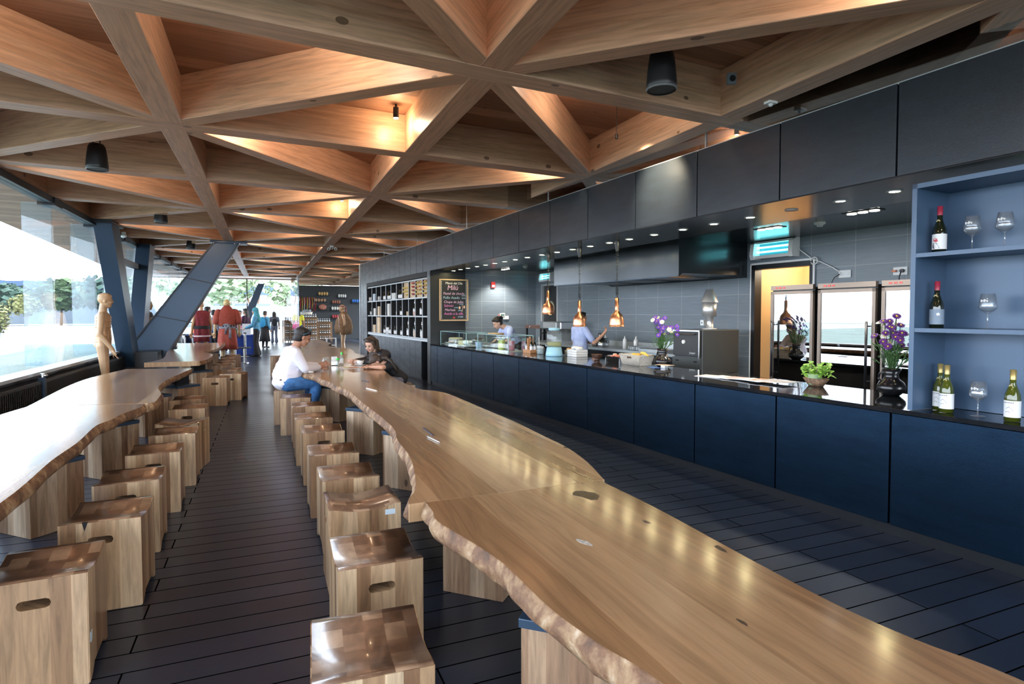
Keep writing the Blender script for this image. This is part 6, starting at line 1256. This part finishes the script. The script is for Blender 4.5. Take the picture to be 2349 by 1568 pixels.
# shop gondolas
def gondola(label, x, y, rz, w, d, h, shelves, seed):
    t = thing('shop_display_unit', label, 'display unit', (x, y, 0), R(rz)); r_ = random.Random(seed)
    b = MB(); [b.box(xx-.02, xx+.02, yy-.02, yy+.02, 0, h) for xx in (-w/2, 0, w/2) for yy in (-d/2, d/2)]; b.build('upright', SHOPWOOD, t)
    for k in range(shelves): z = .12+k*(h-.12)/(shelves-1); b = MB(); b.box(-w/2, w/2, -d/2, d/2, z-.02, z); b.build('shelf', SHOPWOOD, t)
    b = MB(); b.box(-w/2, w/2, -.01, .01, .1, h); b.build('back_panel', SHOPWOOD, t)
    for k in range(shelves):
        z = .12+k*(h-.12)/(shelves-1); n = int(w/.115)
        for i in range(n):
            xx = -w/2+.07+.115*i; p = Matrix.Rotation(R(rz), 3, 'Z') @ Vector((xx, -d/2+.07, 0))
            yield (x+p.x, y+p.y, z+.001, r_.random())
jm = None
def shopjar(x, y, z, q):
    global jm
    if jm is None:
        jm = thing('shop_jar', 'small dark glass jar with pale label on the shop display shelves', 'jar', (x, y, z), 0, 'jars on the shop display units')
        b = MB(); b.lathe([(0, 0), (.04, 0), (.04, .13), (.028, .15), (0, .15)], seg=10); b.build('jar_body', mat('dark_jar', (.035, .03, .03), .15), jm); b = MB(); b.lathe([(.041, .03), (.041, .09)], seg=10); b.build('label', LABELM, jm); b = MB(); b.cyl((0, 0, .15), .032, .032, .025, seg=10); b.build('lid', ALU, jm)
    else: dup(jm, (x, y, z), 0, jm['label'])
for a in (('low wooden display unit full of small jars, beside the dark shop wall', 2.62, 33.1, 0, 1.35, .5, 1.05, 4, 1), ('taller wooden display unit behind the woman in yellow', 1.98, 31.9, 0, .95, .5, 1.30, 5, 2), ('small white display rack on the glazed side of the shop', 1.15, 32.6, 12, .55, .4, 1.15, 4, 3)):
    for (x, y, z, q) in gondola(*a): shopjar(x, y, z, q)
t = thing('round_basket', 'round pale basket heaped with hats and scarves', 'basket', (1.95, 32.0, 1.33)); b = MB(); b.lathe([(0, 0), (.24, 0), (.32, .26), (.30, .26), (.22, .02), (0, .02)], seg=26); b.build('basket_body', WICK, t); b = MB(); r_ = random.Random(4); [b.blob((r_.uniform(-.2, .2), r_.uniform(-.2, .2), .27+r_.uniform(0, .07)), (.09, .07, .05), sub=1) for i in range(12)]; b.build('knitwear', cloth('knit_mix', (.30, .33, .38), var=.7), t)
SHC = [(.62, .40, .16), (.70, .70, .68), (.35, .20, .12), (.32, .12, .08), (.05, .20, .60), (.10, .10, .10), (.60, .58, .55), (.40, .05, .06)]
for i, (x, z, w, lb) in enumerate(((4.02, 2.36, .7, 'top black wall ledge of golden bags in the shop'), (5.1, 2.24, .6, 'top black wall ledge of straw coloured goods'), (3.85, 1.98, .8, 'wall ledge with a row of white cushions'), (4.75, 1.88, .6, 'wall ledge with brown woven bags'), (5.9, 1.95, .6, 'wall ledge of small bright ornaments'), (3.98, 1.50, .6, 'wall ledge with rust coloured throws'), (4.75, 1.50, .7, 'wall ledge with blue and silver scarves'), (4.75, 1.02, .6, 'lower wall ledge with red lettered goods'), (5.3, .55, .8, 'lowest wall ledge with a folded brown case'))):
    x -= .85; z += .2
    t = thing('wall_ledge', lb, 'shelf', (x, 36.44, z)); b = MB(); b.box(-w/2, w/2, -.25, 0, -.03, 0); b.build('ledge_board', BLACKM, t)
    n = 4 if i not in (5, 8) else 1
    for j in range(n):
        c_ = SHC[i % 8] if n > 1 else SHC[2 if i == 8 else 3]; b = MB(); sx = .8*w/n/2; b.blob((0, 0, .11), (sx, .07, .11 if n > 1 else .18), sub=2)
        lab(b.build('bag' if i in (0, 1, 3) else 'cushion' if i == 2 else 'shop_souvenir', mat('goods_%d' % i, c_, .6, var=.5, vscale=20) if j == 0 else bpy.data.materials['goods_%d' % i], loc=(x-w*.4+w*.8*(j+.5)/n, 36.30, z+.075*(n == 1))), lb.split(' ledge ')[0].replace('top black wall', 'item on the top') + ' ' + ['shelf, golden bag', 'shelf, straw coloured bag', 'shelf, plump white cushion', 'shelf, brown woven bag', 'shelf, bright ornament', 'shelf, rust throw', 'shelf, blue silver scarf', 'shelf, red lettered item', 'shelf, folded brown case'][i], 'goods', 'goods %d' % i if 0 else ['golden bags', 'straw bags', 'white cushions', 'brown bags', 'ornaments', 'throws', 'scarves', 'red goods', 'cases'][i]+' on the shop wall')
t = thing('hanging_scarf_rail', 'wall rail hung with red, yellow and brown woven belts', 'rail', (2.2, 36.40, 2.45)); b = MB(); b.cyl((-.62, 0, 0), .012, .012, 1.24, axis='x'); b.build('rail', BLACK, t)
r_ = random.Random(6)
for i in range(22): c_ = [(.5, .04, .04), (.12, .05, .03), (.55, .42, .05), (.2, .02, .02), (.6, .58, .5)][i % 5]; b = MB(); x = -.58+.055*i; L = r_.uniform(.25, .95); b.tube([(x, 0, 0), (x+.02, -.02, -L*.5), (x-.01, 0, -L)], .016, seg=5); b.build('woven_belt', mat('belt_%d' % (i % 5), c_, .8) if i < 5 else bpy.data.materials['belt_%d' % (i % 5)], t)
t = thing('white_shelf_rack', 'small white wire rack beside the poncho figure', 'rack', (2.2, 22.2, 0)); b = MB(); [b.box(x-.012, x+.012, y-.012, y+.012, 0, .62) for x in (-.16, .16) for y in (-.16, .16)]; [b.box(-.17, .17, -.17, .17, z, z+.012) for z in (.1, .35, .6)]; b.build('frame', WHITE, t)
for k_ in range(0, 6):  # lamps added in the dark void so its timber shows through the glass
    t = thing('beam_spotlight', 'added spotlight brightening the void behind the clerestory glass', 'spotlight', (4.75, ny(4.75, k_)+.9, 3.44), group='added spotlights behind the clerestory glass'); b = MB(); b.cyl((0, 0, 0), .026, .026, .088); b.build('spot_body', BLACK, t)
    b = MB(); b.cyl((0, 0, -.004), .02, .02, .005); b.build('lens', LEDW, t); lamp('spot_glow', 'POINT', (0, 0, -.06), 10, (1, .78, .55), .03, parent=t)
lamp('shop_light', 'AREA', (4.5, 33.0, 3.0), 60, (1, .92, .8), rot=(0, 0, 0)).data.size = 1.5
# ================================================================ OUTSIDE
def ground_mat():
    m, t, b = new_mat('lawn_grass'); tc = t.nodes.new('ShaderNodeTexCoord'); n = noise_(t, tc.outputs['Object'], .35, 5); t.links.new(ramp(t, n, [(.3, (.10, .125, .10)), (.7, (.14, .175, .14))]), b.inputs['Base Color']); b.inputs['Roughness'].default_value = .9; return m
b = MB(); b.box(-90, 70, -40, 140, -.30, -.16); o = b.build('lawn', ground_mat()); structure(o)
b = MB(); b.box(-80, 20, 38, 110, -.158, -.14); b.box(-4.6, -3.1, -10, 60, -.158, -.13); o = b.build('path', mat('pale_gravel_path', (.36, .36, .35), .9, var=.1, vscale=3)); structure(o)
leafm = {}
def tree(label, x, y, h, rad, seed, col, n=420):
    r_ = random.Random(seed); t = thing('garden_tree', label, 'tree', (x, y, -.16)); b = MB(); b.tube([(0, 0, 0), (.1, 0, h*.25), (-.05, .1, h*.5), (.1, 0, h*.8)], [.18, .14, .11, .04], seg=8)
    for i in range(7): a = r_.uniform(0, 6.28); b.tube([(0, 0, h*(.3+.06*i)), (rad*.5*math.cos(a), rad*.5*math.sin(a), h*(.45+.06*i)), (rad*.8*math.cos(a), rad*.8*math.sin(a), h*(.5+.06*i))], [.07, .04, .02], seg=6)
    b.build('trunk', mat('bark_%d' % seed, (.16, .12, .09), .9), t)
    b = MB()
    for i in range(n):
        while True:
            p = V((r_.uniform(-1, 1), r_.uniform(-1, 1), r_.uniform(-1, 1)))
            if p.length < 1 and p.length > .45: break
        c_ = V((p.x*rad, p.y*rad, h*.66+p.z*h*.36)); rot = p.to_track_quat('Z', 'Y').to_matrix() @ Matrix.Rotation(r_.uniform(0, 3), 3, 'X')
        q = [c_+rot @ V((a_*rad*.11, b_*rad*.09, .0)) for a_, b_ in ((-1, 0), (-.3, -1), (1, -.2), (.4, .9))]; b.bm.faces.new([b.bm.verts.new(v) for v in q])
    o = b.build('crown', col, t)
G1, G2, G3 = mat('leaf_fresh', (.075, .12, .05), .8, var=.3, vscale=2), mat('leaf_blue_green', (.045, .085, .06), .8, var=.3, vscale=2), mat('leaf_yellow', (.17, .17, .055), .8, var=.3, vscale=2)
G4 = mat('leaf_pale', (.26, .34, .20), .8, var=.3, vscale=2)
for i, (x, y, h, rd, c_, l) in enumerate(((-37, 104, 6.2, 4.2, G1, 'fresh green tree beyond the gravel, first past the window frame edge'), (-32.5, 100, 5.6, 4.0, G2, 'blue green tree behind the gravel plaza'), (-29, 96, 4.2, 2.0, G3, 'yellow green young tree on the gravel plaza'), (-26.5, 101, 6.6, 4.2, G1, 'broad green tree beyond the carved wooden man'), (-21, 99, 6.8, 4.4, G2, 'large dim tree far beyond the slanting columns'), (-14.5, 92, 7.0, 4.4, G4, 'tree seen between the columns and the strut'), (-5.5, 88, 8.5, 5.0, G4, 'pale green tree beyond the glazed front'), (3.2, 84, 8.2, 4.2, G4, 'leaning tree outside the exit'), (-11.2, 33, 2.2, .8, G3, 'small yellow green shrub tree on the lawn close to the windows'))):
    tree(l, x, y, h, rd, i+20, c_, 700)
t = thing('neighbouring_wing', 'long low neighbouring building with dark roof edge across the lawn', 'building', (-33, 121, -.16), R(98)); WB = mat('pale_render', (.16, .18, .21), .8)
b = MB(); b.box(-2, 2, -34, 34, 0, 3.6); b.build('wall', WB, t); b = MB(); b.box(-3, 6.2, -35, 16, 5.2, 7.0); b.build('roof', mat('dark_roof_edge', (.05, .09, .16), .5), t)
for i in range(9): b = MB(); b.box(2.0, 2.05, -30+7*i, -26+7*i, .9, 2.2); b.build('window', mat('far_window', (.18, .24, .3), .2) if i == 0 else bpy.data.materials['far_window'], t)
b = MB()
for i in range(14):
    y = -32+5*i; b.prism([(y, 0), (y+.3, 0), (y+1.3, 5.2), (y+1.0, 5.2)], 5.4, 5.7, 'yz'); b.prism([(y+.1, 0), (y-.2, 0), (y-1.2, 5.2), (y-.9, 5.2)], 5.4, 5.7, 'yz')
b.build('slanting_posts', mat('warm_timber_posts', (.42, .22, .11), .6), t)
b = MB(); b.box(-14, 6, -.15, .15, 0, 2.6); lab(b.build('garden_wall', WB, loc=(0, 80, -.16)), 'pale garden wall far outside the exit', 'wall')
for i in range(3):
    t = thing('garden_bench', ['pale garden bench on the gravel path, first along the window', 'pale garden bench in the middle of the path', 'pale garden bench seen past the carved man'][i], 'bench', (-18-2.3*i+.0, 52-2*i, -.14), R(10)); b = MB(); b.box(-.9, .9, -.22, .22, .42, .47); b.build('seat', WB, t); b = MB(); [b.box(x-.04, x+.04, -.2, .2, 0, .42) for x in (-.8, .8)]; b.build('leg', WB, t)
